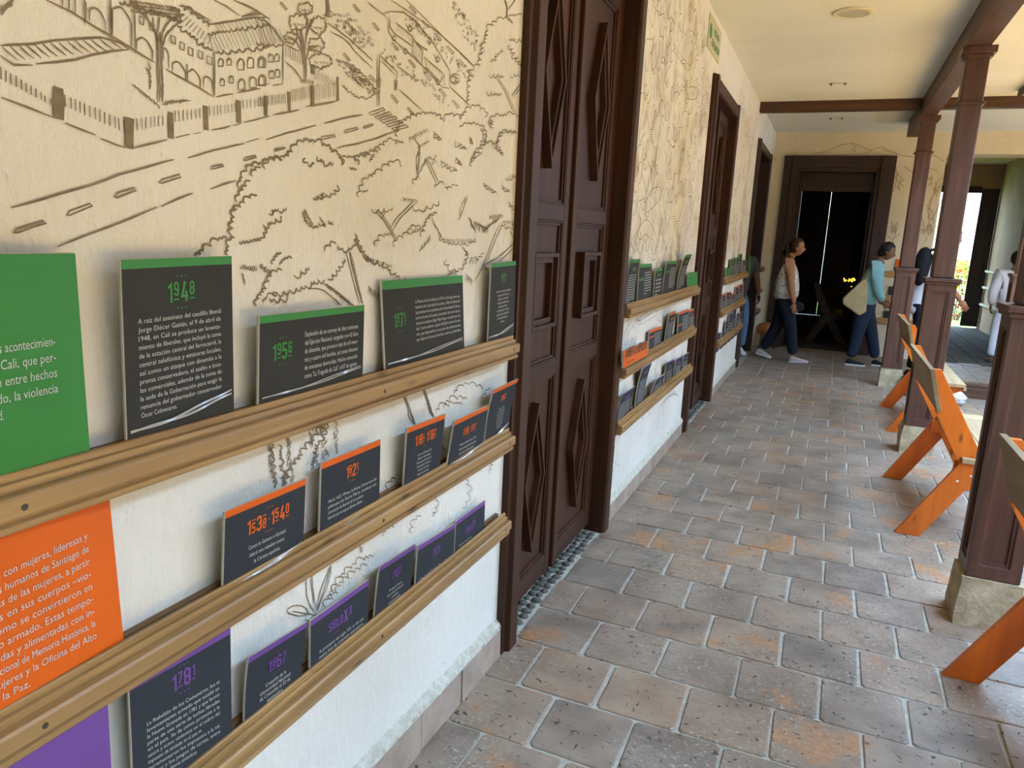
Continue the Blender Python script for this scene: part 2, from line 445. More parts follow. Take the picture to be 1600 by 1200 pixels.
MB().box(-.045, 3.083, .05, -.028, 3.125, 2.74).build('meeting_strip', M['door'], d1, bevel=.004)
threshold(2.50, 3.72, d1)
d2 = empty('door_2', (0, 6.9, 0), 'second tall dark wooden double door along the left wall, closed', 'door', kind='structure')
casing(d2, 6.135, 7.66, .122, M['door'], M['door_y'], 2.87)
leaf(d2, 6.26, 6.895); leaf(d2, 6.901, 7.54)
MB().box(-.045, 6.878, .05, -.028, 6.92, 2.74).build('meeting_strip', M['door'], d2, bevel=.004)
threshold(6.265, 7.53, d2)
d3 = empty('door_3', (0, 10.8, 0), 'third dark framed doorway on the left, standing open and dark inside', 'door', kind='structure')
casing(d3, 9.88, 11.74, .122, M['door_dark'], M['door_dark'], 2.87)
# open leaf folded inside the third doorway
lf = MB().box(-1.0, 10.02, .03, -.32, 10.06, 2.74).build('door_leaf', M['door_dark'], d3)
for a, b in ((-1.0, -.91), (-.41, -.32)): MB().box(a, 10.06, .03, b, 10.075, 2.74).build('stile', M['door_dark'], lf)
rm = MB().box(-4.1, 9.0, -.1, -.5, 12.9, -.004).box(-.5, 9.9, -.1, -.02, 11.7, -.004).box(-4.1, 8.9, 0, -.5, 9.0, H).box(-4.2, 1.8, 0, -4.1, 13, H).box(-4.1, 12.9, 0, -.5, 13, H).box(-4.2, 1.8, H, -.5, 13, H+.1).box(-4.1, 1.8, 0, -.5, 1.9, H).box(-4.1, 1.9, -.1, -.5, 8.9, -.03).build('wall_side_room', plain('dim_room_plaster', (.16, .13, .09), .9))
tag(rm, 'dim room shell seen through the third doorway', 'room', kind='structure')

# ---------------------------------------------------------------- end doorway with deep dark frame
d4 = empty('door_4', (.93, 12.4, 0), 'wide dark wooden doorway frame in the end wall, opening to a dark room', 'doorway', kind='structure')
for sgn, xo, xi in ((1, .165, .36), (-1, 1.70, 1.51)):
    a, b = min(xo, xi), max(xo, xi)
    MB().box(a, 12.335, -.002, b, 12.40, 2.93).build('outer_jamb', M['door_dark'], d4, bevel=.006)
    c = (xi-.0, xi+.05*sgn)
    MB().box(min(xi-.07*sgn, xi), 12.305, -.002, max(xi-.07*sgn, xi), 12.335, 2.93).build('jamb_moulding', M['door_dark'], d4, bevel=.004)
    MB().box(min(c), 12.36, -.002, max(c), 12.98, 2.80).build('reveal_board', M['door_dark'], d4, bevel=.004)
    MB().box(min(xi+.05*sgn, xi+.09*sgn), 12.62, -.002, max(xi+.05*sgn, xi+.09*sgn), 12.72, 2.62).build('inner_jamb', M['door_dark'], d4, bevel=.004)
MB().box(.36, 12.335, 2.76, 1.51, 12.40, 2.93).build('outer_head', M['door_x'], d4, bevel=.006)
MB().box(.41, 12.36, 2.70, 1.46, 12.98, 2.76).build('head_lining', M['door_x'], d4)
MB().box(.41, 12.60, 2.43, 1.46, 12.66, 2.70).build('lintel_board', M['door_x'], d4, bevel=.004)
# far rooms
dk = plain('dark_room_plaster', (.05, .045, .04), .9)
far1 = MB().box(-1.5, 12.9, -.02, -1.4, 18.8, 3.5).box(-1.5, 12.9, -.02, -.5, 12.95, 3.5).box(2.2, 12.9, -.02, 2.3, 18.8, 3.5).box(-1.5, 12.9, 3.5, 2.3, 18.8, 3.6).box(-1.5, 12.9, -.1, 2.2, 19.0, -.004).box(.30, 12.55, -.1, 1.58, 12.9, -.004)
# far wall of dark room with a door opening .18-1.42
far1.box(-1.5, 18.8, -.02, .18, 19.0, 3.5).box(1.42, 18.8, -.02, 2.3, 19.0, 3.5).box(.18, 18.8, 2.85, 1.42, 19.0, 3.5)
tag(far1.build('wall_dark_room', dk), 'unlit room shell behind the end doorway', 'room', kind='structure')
d5 = empty('door_5', (.8, 18.9, 0), 'far closed double door of the dark room with daylight at its edges', 'door', kind='structure')
MB().box(.186, 18.86, .008, .8155, 18.92, 2.85).build('door_leaf', M['door_dark'], d5)
MB().box(.8185, 18.86, .004, 1.42, 18.92, 2.85).build('door_leaf', M['door_dark'], d5)
# right hand room
far2 = MB().box(2.3, 12.9, 3.45, 4.3, 18.8, 3.55).box(4.1, 12.9, -.02, 4.3, 18.8, 3.5).box(2.3, 18.8, -.02, 2.75, 19.0, 3.5).box(4.08, 18.8, -.02, 4.3, 19.0, 3.5).box(2.75, 18.8, 2.95, 4.08, 19.0, 3.5)
w2 = far2.build('wall_right_room', M['room_wall']); tag(w2, 'pale room shell beyond the wide opening on the right', 'room', kind='structure')
fl2 = MB().box(2.3, 12.55, -.1, 4.1, 18.8, -.012).build('floor_right_room', M['mortar']); tag(fl2, 'dark slab floor of the room beyond the wide opening', 'floor', kind='structure')
mb = MB()
for i in range(12):
    for j in range(25):
        if (i, j) == (-1, -1): continue
        x = 2.3+.3*i*.5+.0; 
for i in range(6):
    for j in range(21):
        q = slab_mesh(i*31+j, .3, .3); mb.add([(v[0]+2.45+.3*i, v[1]+12.7+.3*j-(.15 if i % 2 else 0), v[2]) for v in q.v], q.f)
tag(mb.build('slabs', M['slate'], fl2), kind='stuff')
d6 = empty('door_6', (3.9, 18.8, 0), 'far dark door with one panelled leaf closed and the garden beside it', 'door', kind='structure')
lf = MB().box(3.76, 18.74, .03, 4.09, 18.78, 2.95).build('door_leaf', M['door_dark'], d6)
for za, zb in ((.18, .75), (.95, 1.75), (1.95, 2.75)):
    MB().ring([(3.80, za), (4.05, za), (4.05, zb), (3.80, zb)], [(3.85, za+.06), (4.0, za+.06), (4.0, zb-.06), (3.85, zb-.06)], 1, 18.71, 18.74).build('panel_moulding', M['door_dark'], lf)
MB().box(2.75, 18.76, 2.86, 3.76, 18.8, 3.0).build('door_head', M['door_dark'], d6)
# rails on the right-hand room wall
for z in (1.2, .86, .5):
    r_ = MB().prism([(4.1, z), (4.1, z+.06), (4.03, z+.06), (4.03, z+.02), (4.06, z)], 1, 16.2, 18.6).build('picture_rail', M['plaster_end'])
    tag(r_, {1.2: 'pale display rail on the far right room wall, highest of three', .86: 'pale display rail on the far right room wall, middle of three', .5: 'pale display rail on the far right room wall, lowest of three'}[z], 'shelf', 'pale rails in the far room')
# spotlight on the right room's ceiling
sp = empty('track_spotlight', (2.62, 13.6, 3.45), 'small grey ceiling spotlight just inside the wide opening', 'lamp')
MB().box(2.58, 13.4, 3.42, 2.66, 13.8, 3.45).build('track', plain('grey_metal', (.25, .26, .24), .4, .5), sp)
MB().tube([(2.62, 13.6, 3.42), (2.66, 13.55, 3.32), (2.76, 13.45, 3.22)], [.012, .045, .055], 12).build('lamp_head', bpy.data.materials['grey_metal'], sp, smooth=False)

# ---------------------------------------------------------------- beams (structure)
def beam(name, label, mb, mat):
    o = mb.build(name, mat, bevel=.006); return tag(o, label, 'beam', kind='structure')
beam('trim_1', 'long dark ceiling beam carried by the row of posts', MB().box(1.725, -3.2, 3.07, 1.885, 11.45, H+.005), M['beam'])
beam('trim_2', 'brown cross beam spanning the ceiling from the left wall', MB().box(0.0, 9.70, 3.145, 1.725, 9.82, H+.005).box(1.885, 9.70, 3.145, 8.1, 9.82, H+.005), M['beam_x'])
beam('trim_3', 'low dark wooden sill between the far posts', MB().box(1.93, 9.50, -.01, 7.9, 9.66, .12).box(1.93, 9.53, .12, 7.9, 9.65, .16), M['beam_x'])
beam('trim_4', 'thin dark fascia board at the courtyard edge of the roof', MB().box(2.56, -3.2, 3.20, 2.60, 9.40, H+.30), M['beam'])

# ---------------------------------------------------------------- posts
def post(x, y, label, base=True):
    s = .102; zb = .225 if base else .16
    root = empty('wooden_post', (x, y, 0), label, 'post', 'dark wooden posts')
    if base:
        mb = MB(); n = 5; vs = []; rings = []
        zz = [-.005, .03, .09, .15, .21, .222]
        for z in zz:
            k = .120 if z < .2 else .113
            ring_ = []
            for a in range(4):
                for t in range(n):
                    c = [(-1, -1), (1, -1), (1, 1), (-1, 1)]; p0 = c[a]; p1 = c[(a+1) % 4]
                    px = (p0[0]+(p1[0]-p0[0])*t/n)*k; py = (p0[1]+(p1[1]-p0[1])*t/n)*k
                    w = 1+.05*noise.noise(Vector((px*20+x, py*20+y, z*20))); ring_.append((x+px*w, y+py*w, z))
            rings.append(ring_)
        nn = 4*n; vs = [p for r_ in rings for p in r_]
        fs = [(i*nn+k, i*nn+(k+1) % nn, (i+1)*nn+(k+1) % nn, (i+1)*nn+k) for i in range(len(zz)-1) for k in range(nn)]
        fs.append(tuple(range((len(zz)-1)*nn, len(zz)*nn)))
        mb.add(vs, fs); mb.build('stone_base', M['stone'], root)
    pl = MB().box(x-.082, y-.082, zb, x+.082, y+.082, 1.37).build('plinth', M['post'], root)
    for ax in (0, 1):
        for sg in (-1, 1):
            c = (x, y)[ax]; o_ = (y, x)[ax]
            a, b = sorted((c+sg*.078, c+sg*s))
            outer = rect(o_-s, o_+s, zb, 1.37); inner = rect(o_-.055, o_+.055, zb+.06, 1.30)
            outer = rect(o_-(s if ax else .0815), o_+(s if ax else .0815), zb, 1.37)
            MB().ring(outer, inner, ax, a, b).build('panel_frame', M['post'], pl, bevel=.003)
            a2, b2 = sorted((c+sg*.078, c+sg*(s-.009)))
            MB().ring(inner, rect(o_-.043, o_+.043, zb+.075, 1.285), ax, a2, b2).build('panel_bead', M['post'], pl)
    MB().box(x-s-.012, y-s-.012, 1.352, x+s+.012, y+s+.012, 1.372).box(x-s-.022, y-s-.022, 1.372, x+s+.022, y+s+.022, 1.40).build('plinth_cap', M['post'], root, bevel=.004)
    t = .076
    MB().box(x-t, y-t, 1.40, x+t, y+t, 3.07).build('shaft', M['post'], root, bevel=.012)
    MB().box(x-t-.012, y-t-.012, 2.67, x+t+.012, y+t+.012, 2.69).box(x-t-.02, y-t-.02, 2.677, x+t+.02, y+t+.02, 2.685).build('collar', M['post'], root, bevel=.003)
    MB().box(x-t-.015, y-t-.015, 2.995, x+t+.015, y+t+.015, 3.02).box(x-t-.035, y-t-.035, 3.02, x+t+.035, y+t+.035, 3.07).build('capital', M['post'], root, bevel=.004)
    return root
post(1.815, 3.64, 'nearest dark wooden post, cut off by the right edge, on a rough stone block')
post(1.815, 6.64, 'tall reddish-brown wooden post standing between the two middle orange benches')
post(1.815, 9.75, 'farthest wooden post of the row, on a pale stone block beside the person in teal')
post(2.965, 9.75, 'wooden post rising from the low sill at the right edge, beyond the plastic bag', False)

# ---------------------------------------------------------------- courtyard and garden
cy = MB().box(3.25, -8, -.3, 22, 9.5, -.06).build('courtyard_ground', M['paving']); tag(cy, 'sunlit paved courtyard ground beside the corridor', 'ground', kind='structure')
op = MB().box(10, -12, -.1, 10.4, 12, 7.2).box(9.4, -12, 7.2, 12, 12, 7.4).box(2.56, -4.6, -.1, 10.4, -4.2, 6.5).box(2.56, -4.2, -.1, 2.7, -2.2, 3.26).build('wall_light_blocker', M['blocker_wall']); tag(op, 'unseen dark walls added around the courtyard to block light', 'wall', kind='structure')  # unseen walls, sized and darkened to cut sky and bounce light
gd = MB().box(-12, 19.0, -.3, 20, 40, -.05).build('garden_lawn', M['grass']); tag(gd, 'bright green lawn seen through the far garden door', 'lawn', kind='structure')
gw = empty('garden_wall', (4, 26, 0), 'white garden wall with an ochre coping beyond the far door', 'wall')
MB().box(-6, 26, -.1, 14, 26.2, 2.3).build('wall_body', M['white_wall'], gw); MB().box(-6, 25.95, 2.3, 14, 26.25, 2.5).build('coping', M['ochre'], gw)
hb = empty('white_house', (5, 33, 0), 'white house showing above the garden wall through the far door', 'building')
MB().box(-2, 33, -.1, 14, 38, 5.6).build('house_body', M['white_wall'], hb); MB().box(-2.4, 32.6, 5.6, 14.4, 38.4, 5.9).build('roof', M['roofclay'], hb)
for i in range(5):
    MB().box(1.2+2.2*i, 32.95, 3.2, 2.2+2.2*i, 33.0, 4.4).build('window', plain('house_glass', (.35, .40, .42), .2), hb) if i == 0 else MB().box(1.2+2.2*i, 32.95, 3.2, 2.2+2.2*i, 33.0, 4.4).build('window', bpy.data.materials['house_glass'], hb)
wr = MB().prism([(8.9, 3.45), (9.0, 3.62), (12.9, 5.4), (12.9, 3.61), (9.0, 3.45)], 0, 2.65, 9.4).build('roof_sky_blocker', M['roofclay']); tag(wr, 'unseen pitched clay tile roof added over the far wing to block sky', 'roof', kind='structure')  # unseen roof, added to hide low sky from the corridor wall
# croton shrub
sh = empty('croton_shrub', (4.0, 21.2, -.05), 'yellow and red leaved shrub outside the far garden door', 'shrub')
rnd = random.Random(5)
for mt, cnt, nm in ((M['leafy'], 420, 'yellow_leaves'), (M['leafr'], 180, 'red_leaves'), (M['leafg'], 380, 'green_leaves')):
    mb = MB()
    for i in range(cnt):
        z = rnd.random()**.8*1.35
        if nm == 'yellow_leaves': z = max(z, rnd.uniform(.4, 1.4))
        a = rnd.uniform(0, 2*pi); rr = .75*math.sqrt(rnd.random())*(1-.3*abs(z-.6))
        c = Vector((3.95+cos(a)*rr, 21.2+sin(a)*rr*.6, z)); d = Vector((rnd.uniform(-1, 1), rnd.uniform(-1, 1), rnd.uniform(-.2, 1))).normalized()
        w = d.cross(Vector((rnd.uniform(-1, 1), rnd.uniform(-1, 1), .3))).normalized()*.03
        mb.add([c, c+d*.07+w, c+d*.15, c+d*.07-w], [(0, 1, 2, 3)])
    tag(mb.build(nm, mt, sh), kind='stuff')
mb = MB()
for i in range(9):
    a = i*.7; mb.tube([(3.95+.1*cos(a), 21.2+.1*sin(a), -.06), (3.95+.5*cos(a), 21.2+.3*sin(a), 1.0)], [.02, .008], 6)
mb.build('stems', plain('stem_bark', (.12, .08, .05)), sh)

# ================================================================ MURAL
class Ink(MB):
    def line(s, pts, w=.0042, jit=.0006, taper=True):
        # pts: world (y,z) on the wall plane
        pts = [Vector(p) for p in pts]
        if len(pts) < 2: return
        if w > .0075: taper = False
        else: w *= .80
        s.xo = random.uniform(.0008, .0030); out = []
        for a, b in zip(pts, pts[1:]):
            n = max(1, int((b-a).length/.02)); n = min(n, 14)
            for k in range(n): out.append(a.lerp(b, k/n)+Vector((random.uniform(-jit, jit), random.uniform(-jit, jit))))
        out.append(pts[-1]); o = len(s.v); n = len(out)
        for i, p in enumerate(out):
            d = out[min(i+1, n-1)]-out[max(i-1, 0)]
            if d.length < 1e-9: d = Vector((1, 0))
            d.normalize(); q = Vector((-d.y, d.x)); t = i/(n-1)
            ww = w*.5*(.45+.55*min(1, 6*min(t, 1-t)) if taper else 1)*random.uniform(.85, 1.15)
            for e in (q*ww, -q*ww): s.v.append(s.place(p+e))
        for i in range(n-1): s.f.append((o+2*i, o+2*i+2, o+2*i+3, o+2*i+1))
    def place(s, p): return (s.xo, p.x, p.y)
    xo = .0012
    px = staticmethod(lambda x, y: (lambda q: Vector((q.y, q.z)))(on_plane(0, 0, x, y)))
def frame_px(ox, oy, k): return lambda x, y: Ink.px(ox+x/k, oy+y/k)
A_ = frame_px(0, 0, 3); B_ = frame_px(400, 0, 3); C_ = frame_px(290, 200, 4.287); D_ = frame_px(560, 200, 5); E_ = frame_px(380, 600, 3.157); F_ = frame_px(980, 60, 3.53)
ink = Ink()
def L(F, *pts, w=.0042): ink.line([F(*p) for p in pts], w)
def curve(F, pts, w=.0042):
    # Catmull-Rom through points
    q = [Vector(p) for p in pts]; q = [q[0]]+q+[q[-1]]; out = []
    for i in range(1, len(q)-2):
        for k in range(5):
            t = k/5; a, b, c, d = q[i-1:i+3]
            out.append(.5*((2*b)+(c-a)*t+(2*a-5*b+4*c-d)*t*t+(-a+3*b-3*c+d)*t**3))
    out.append(q[-1]); ink.line([F(*p) for p in out], w)
def scal(F, pts, b=22, side=1, w=.0045, h=.50, tail=.3):
    b *= 1.25
    # scalloped foliage outline along a guide line
    q = [Vector(p) for p in pts]; seg = []; acc = []
    tot = 0
    for a, c in zip(q, q[1:]):
        n = max(1, int((c-a).length/2))
        for k in range(n): acc.append(a.lerp(c, k/n))
    acc.append(q[-1]); i = 0
    while i < len(acc)-2:
        n = max(2, int(b/2*random.uniform(.6, 1.45))); j = min(len(acc)-1, i+n)
        a, c = acc[i], acc[j]; d = c-a; nrm = Vector((d.y, -d.x))*side; hh = h*random.uniform(.8, 1.2)
        arc = []
        for k in range(7):
            t = -.02+1.06*k/6; arc.append(a+d*t+nrm*hh*(1-(2*t-1)**2))
        if random.random() < .5: arc.append(c+d*.06-nrm*tail*.6)
        ink.line([F(*p) for p in arc], w*random.uniform(.8, 1.1)); i = j
def tuft(F, pts, n=5, l=14, ang=0, w=.0036, curvy=.35):
    q = [Vector(p) for p in pts]
    for k in range(n):
        t = k/(max(1, n-1))*(len(q)-1); i = min(int(t), len(q)-2); p = q[i].lerp(q[i+1], t-i)
        a = math.radians(ang+random.uniform(-18, 18)); d = Vector((cos(a), sin(a)))*l*random.uniform(.7, 1.2)
        nr = Vector((d.y, -d.x))*curvy*random.choice((1, .6))
        ink.line([F(*(p-d*.5)), F(*(p+nr*.5)), F(*(p+d*.5))], w)
def arch(F, x0, y0, x1, y1, top, w=.0036, sill=True):
    # arched opening between two foot points, springing at 'top' fraction
    pts = [(x0, y0)]
    dx, dy = x1-x0, y1-y0; hh = top
    for k in range(7):
        t = k/6; pts.append((x0+dx*t, y0+dy*t-hh-(.45*abs(dx))*math.sin(pi*t)))
    pts.append((x1, y1)); 
    if sill: pts.append((x0, y0))
    ink.line([F(*p) for p in pts], w)
# --- street with lane dashes
L(A_, (50, 973), (200, 930), (420, 870), (560, 818), (690, 780), (810, 748)); L(A_, (878, 742), (1000, 705), (1145, 673)); L(A_, (1152, 668), (1212, 650))
L(A_, (262, 1156), (450, 1085), (600, 1025), (730, 972)); L(A_, (752, 968), (830, 932), (900, 906)); L(A_, (982, 886), (1050, 862), (1108, 846))
L(B_, (44, 656), (150, 622), (280, 587)); L(B_, (316, 578), (420, 552), (497, 538)); L(B_, (380, 693), (480, 672), (560, 650), (650, 614))
for F, a, b in ((A_, (55, 1092), (212, 1045)), (A_, (310, 1010), (432, 964)), (A_, (530, 925), (635, 892)), (A_, (742, 858), (848, 830)), (A_, (980, 792), (1045, 778)), (A_, (1135, 752), (1200, 735)), (B_, (80, 708), (135, 696)), (B_, (298, 652), (372, 640)), (B_, (408, 622), (478, 606)), (B_, (500, 600), (550, 586))):
    dx, dy = b[0]-a[0], b[1]-a[1]; ln = math.hypot(dx, dy); h = min(11, ln*.14)
    h = min(16, ln*.15); ink.line([F(a[0], a[1]), F(a[0]+dx*.14, a[1]+dy*.14-h*.9), F(b[0]-dx*.08, b[1]-dy*.08-h*.9), F(b[0], b[1]), F(a[0]+dx*.15, a[1]+dy*.15+h*.35), F(a[0], a[1])], .0030)
# --- fence
for i in range(11): L(A_, (2+i*23, 312+i*15), (3+i*23, 372+i*12), w=.0050)
L(A_, (268, 410), (271, 560), w=.016)
for i in range(13): L(A_, (303+i*23, 445+i*10), (305+i*23, 500+i*10), w=.0048)
L(A_, (600, 550), (601, 696), w=.016)
for i in range(8): L(A_, (620+i*20, 556-i*2), (622+i*20, 615-i*4), w=.0045)
L(A_, (797, 525), (800, 650), w=.011)
for i in range(7): L(A_, (818+i*19, 520-i*2), (820+i*19, 572-i*3), w=.0045)
L(A_, (960, 497), (965, 610), w=.011)
for i in range(8): L(A_, (980+i*17, 498-i*2), (982+i*17, 545-i*3), w=.0042)
L(A_, (1116, 470), (1117, 578), w=.010)
for i in range(6): L(A_, (1138+i*17, 470-i*2), (1140+i*17, 512-i*3), w=.0042)
L(A_, (1242, 448), (1243, 545), w=.009)
for i in range(4): L(B_, (5+i*8, 455), (6+i*8, 500), w=.004)
for x, a, b in ((154, 430, 522), (261, 398, 500), (262, 300, 348), (381, 360, 472)): L(B_, (x, a), (x+1, b), w=.0095)
for i in range(10): L(B_, (55+i*10, 447-i), (56+i*10, 493-i), w=.0038)
for i in range(10): L(B_, (166+i*9.5, 420-i*2), (167+i*9.5, 478-i*2), w=.0038)
for i in range(10): L(B_, (272+i*10.5, 395-i), (273+i*10.5, 470-i*2), w=.0038)
for i in range(11): L(B_, (270+i*10, 318+i*6), (271+i*10, 372+i*3), w=.0036)
for i in range(8): L(B_, (138+i*11, 215+i*5), (139+i*11, 265+i*6), w=.0036)
L(B_, (135, 290), (180, 330), (215, 380)); L(B_, (130, 205), (200, 240))
L(A_, (0, 455), (120, 500), (243, 550)); L(A_, (300, 577), (443, 633)); L(A_, (468, 652), (580, 692)); L(A_, (620, 696), (780, 655)); L(A_, (820, 645), (885, 630)); L(A_, (910, 628), (940, 622)); L(A_, (990, 610), (1050, 600), (1078, 590)); L(A_, (1090, 590), (1120, 583)); L(A_, (1140, 575), (1230, 553))
L(B_, (0, 560), (60, 545)); L(B_, (80, 540), (200, 515)); L(B_, (230, 500), (300, 490), (378, 474))
# --- shed roof at left
L(A_, (0, 214), (40, 212), (150, 205), (260, 188), (340, 183), (470, 176), (560, 200), (600, 230)); L(A_, (0, 262), (60, 305), (150, 306)); L(A_, (165, 300), (260, 292), (350, 280), (430, 258), (520, 240), (605, 232))
for i in range(14): L(A_, (6+i*38, 218-i*3), (36+i*38, 250-i*3.6), (78+i*38, 284-i*4.0), w=.0034)
L(A_, (0, 70), (30, 30), (60, 0), w=.006); tuft(A_, [(0, 40), (50, 20)], 4, 30, 110)
# --- long building
L(A_, (210, 0), (330, 55), (430, 118), (560, 195), (720, 293)); L(A_, (775, 325), (880, 382), (1000, 455))
for x0, y0, x1, y1, t in ((290, 38, 320, 52, 60), (345, 70, 395, 105, 90), (412, 100, 488, 152, 50), (524, 165, 612, 232, 120), (636, 235, 712, 285, 45), (765, 285, 790, 320, 60), (808, 335, 868, 375, 35), (878, 378, 938, 412, 38), (950, 408, 995, 435, 40)):
    arch(A_, x0, y0, x1, y1, t, sill=False)
for x in (390, 508, 520, 625, 870, 876): L(A_, (x, 0 if x < 640 else 300), (x+2, 120+max(0, (x-390))*.55 if x < 640 else 372), w=.0034)
for x, y in ((648, 75), (698, 105), (795, 165), (840, 195), (880, 220), (925, 235), (965, 262)):
    L(A_, (x, y), (x+2, y+34), (x+20, y+42), (x+22, y+10), (x, y), w=.0036)
L(A_, (1000, 245), (1001, 450), w=.006); L(A_, (1010, 455), (1090, 440)); L(A_, (1110, 436), (1220, 415))
# tiled roofs
scal(A_, [(830, 110), (990, 235)], 20, -1, .004); scal(A_, [(1003, 243), (1260, 215)], 21, -1, .004); scal(A_, [(840, 30), (975, 125)], 22, 1, .0038); scal(A_, [(975, 155), (1260, 110)], 20, -1, .0036)
L(A_, (975, 155), (1000, 245)); L(A_, (975, 118), (1200, 80), (1260, 84)); L(A_, (860, 25), (990, 100)); L(A_, (1000, 0), (1060, 30), (1120, 75)); L(A_, (1090, 0), (1180, 40), (1260, 90))
for i in range(17): L(A_, (985+i*17, 160-i*2.6), (1020+i*17, 235-i*2), w=.0032)
for i in range(14): L(A_, (1000+i*19, 112-i*2.6), (1022+i*19, 145-i*3), w=.003)
for i in range(8): L(A_, (850+i*17, 105+i*15), (880+i*15, 80+i*13), w=.0032)
for i in range(7): L(A_, (850+i*20, 35+i*12), (885+i*18, 30+i*14), w=.0032)
for i in range(7): L(A_, (1130+i*12, 78-i*6), (1180+i*6, 72), w=.005)
L(B_, (0, 88), (45, 100), (80, 135), (120, 195), (130, 205)); scal(B_, [(0, 200), (125, 208)], 20, -1, .0036)
for i in range(9): L(B_, (0+i*13, 95+i*5), (22+i*13, 200), w=.003)
L(B_, (125, 210), (124, 395)); L(B_, (0, 400), (60, 393)); L(B_, (75, 400), (120, 395))
for x, y, s in ((1022, 312, .8), (1062, 307, .7), (1112, 328, 1.1), (1158, 320, 1.1), (1210, 318, 1.1), (1030, 402, .7), (1070, 390, .7), (1114, 422, 1.1), (1166, 412, 1.1), (1213, 402, 1.1)):
    arch(A_, x, y, x+28*s, y-2, 32*s, .0038)
for x, y, s in ((8, 318, 1.0), (54, 292, .8), (86, 290, .8), (10, 402, 1.0), (58, 368, .8), (88, 362, .8)): arch(B_, x, y, x+27*s, y-2, 32*s, .0036)
# --- tree in the yard
for dx in (0, 9, 18, 25): curve(A_, [(736+dx, 480), (738+dx, 400), (733+dx, 300), (733+dx, 210), (724+dx, 150)], .0026)
for pts in ([(735, 240), (735, 170), (700, 110), (640, 40), (600, 0)], [(745, 210), (720, 130), (715, 80)], [(750, 220), (760, 150), (790, 100), (840, 70)], [(756, 230), (780, 160), (830, 110)], [(728, 160), (690, 90), (670, 60)], [(735, 150), (745, 80)]): curve(A_, pts, .0038)
scal(A_, [(560, 8), (640, 15), (720, 55), (760, 60), (850, 100)], 22, -1, .005); scal(A_, [(850, 100), (862, 70), (830, 40), (790, 30)], 20, 1, .005)
for y in (20, 35, 50, 65): tuft(A_, [(620, y-10), (820, y+20)], 14, 20, 30, .004)
tuft(A_, [(625, 405), (740, 500)], 10, 30, 50); tuft(A_, [(690, 320), (700, 400)], 5, 50, 75); tuft(A_, [(775, 485), (870, 475)], 6, 36, -20)
# --- tree beside the second fence
for dx in (0, 6, 12): curve(B_, [(222+dx, 375), (222+dx, 300), (214+dx, 240), (206+dx, 175), (205+dx*.5, 140)], .0034)
for pts in ([(228, 240), (230, 180), (250, 120), (270, 90)], [(215, 250), (180, 190), (140, 175)], [(235, 280), (245, 230), (290, 215)], [(232, 180), (240, 110), (225, 40)], [(210, 210), (190, 150), (185, 120)]): curve(B_, pts, .004)
for c, rx, ry in (((195, 105), 40, 32), ((228, 42), 32, 24), ((290, 120), 34, 36), ((160, 178), 28, 22), ((280, 210), 34, 26), ((300, 285), 50, 28)):
    scal(B_, [(c[0]+rx*cos(t*pi/5), c[1]-ry*sin(t*pi/5)) for t in range(11)], 15, -1, .0038)
    tuft(B_, [(c[0]-rx*.6, c[1]+ry*.3), (c[0]+rx*.6, c[1]+ry*.4)], 5, 13, 60, .003)
tuft(B_, [(205, 380), (262, 385)], 7, 20, 80); curve(B_, [(330, 0), (335, 40), (332, 78)], .010); tuft(B_, [(315, 75), (350, 78)], 5, 18, 70)
# --- avenue with articulated bus
curve(B_, [(330, 108), (400, 155), (470, 215), (545, 285)], .0036); curve(B_, [(345, 148), (420, 190), (470, 250), (545, 320)], .0036)
curve(B_, [(520, 10), (600, 75)], .0032); curve(B_, [(630, 0), (720, 60), (860, 160), (1000, 290), (1020, 320)], .0036); curve(B_, [(700, 0), (800, 95), (900, 195), (1010, 305)], .003)
curve(B_, [(670, 420), (780, 520)], .0036); curve(B_, [(660, 310), (745, 375)], .0032); curve(B_, [(905, 405), (1000, 495)], .0036)
for x, y in ((110, 15), (450, 25), (540, 112), (405, 255), (525, 355), (630, 205), (712, 285), (785, 345), (855, 420), (915, 475), (630, 450), (705, 510), (715, 35), (775, 100), (830, 160), (890, 220), (945, 285), (985, 330)):
    L(B_, (x, y), (x+8, y-4), (x+36, y+28), (x+28, y+32), (x, y), w=.003)
for pts in ([(597, 65), (625, 55), (690, 58), (740, 100), (820, 190), (905, 330), (905, 410)], [(597, 65), (618, 95), (620, 150), (645, 190), (720, 255), (800, 330), (870, 410), (905, 415)], [(625, 75), (625, 125), (650, 160), (735, 220)], [(650, 105), (735, 175), (732, 215)], [(732, 178), (732, 255), (775, 305), (780, 240), (732, 178)], [(785, 268), (800, 320), (860, 385), (880, 350), (785, 268)], [(880, 355), (880, 405)], [(700, 110), (720, 150), (730, 140), (715, 110)], [(830, 250), (850, 290), (862, 282), (845, 255)]):
    L(B_, *pts, w=.0038)
for i in range(6): L(B_, (660+i*13, 115+i*11), (660+i*13, 150+i*11), w=.003)
for i in range(7): L(B_, (738+i*6, 182+i*6), (738+i*6, 258+i*6), w=.0026); L(B_, (738+i*7, 185+i*8), (800, 240-i*2), w=.002)
for i in range(6): L(B_, (798+i*14, 285+i*12), (798+i*14, 312+i*12), w=.003)
for c in ((645, 180), (700, 240), (792, 330), (850, 385), (720, 135), (848, 280)):
    L(B_, *[(c[0]+9*cos(t*pi/4), c[1]+12*sin(t*pi/4)) for t in range(9)], w=.0036)
for c, r_ in (((930, 370), 24), ((925, 372), 15), ((938, 374), 10)): L(B_, *[(c[0]+r_*cos(t*pi/5), c[1]+r_*sin(t*pi/5)) for t in range(11)], w=.003)
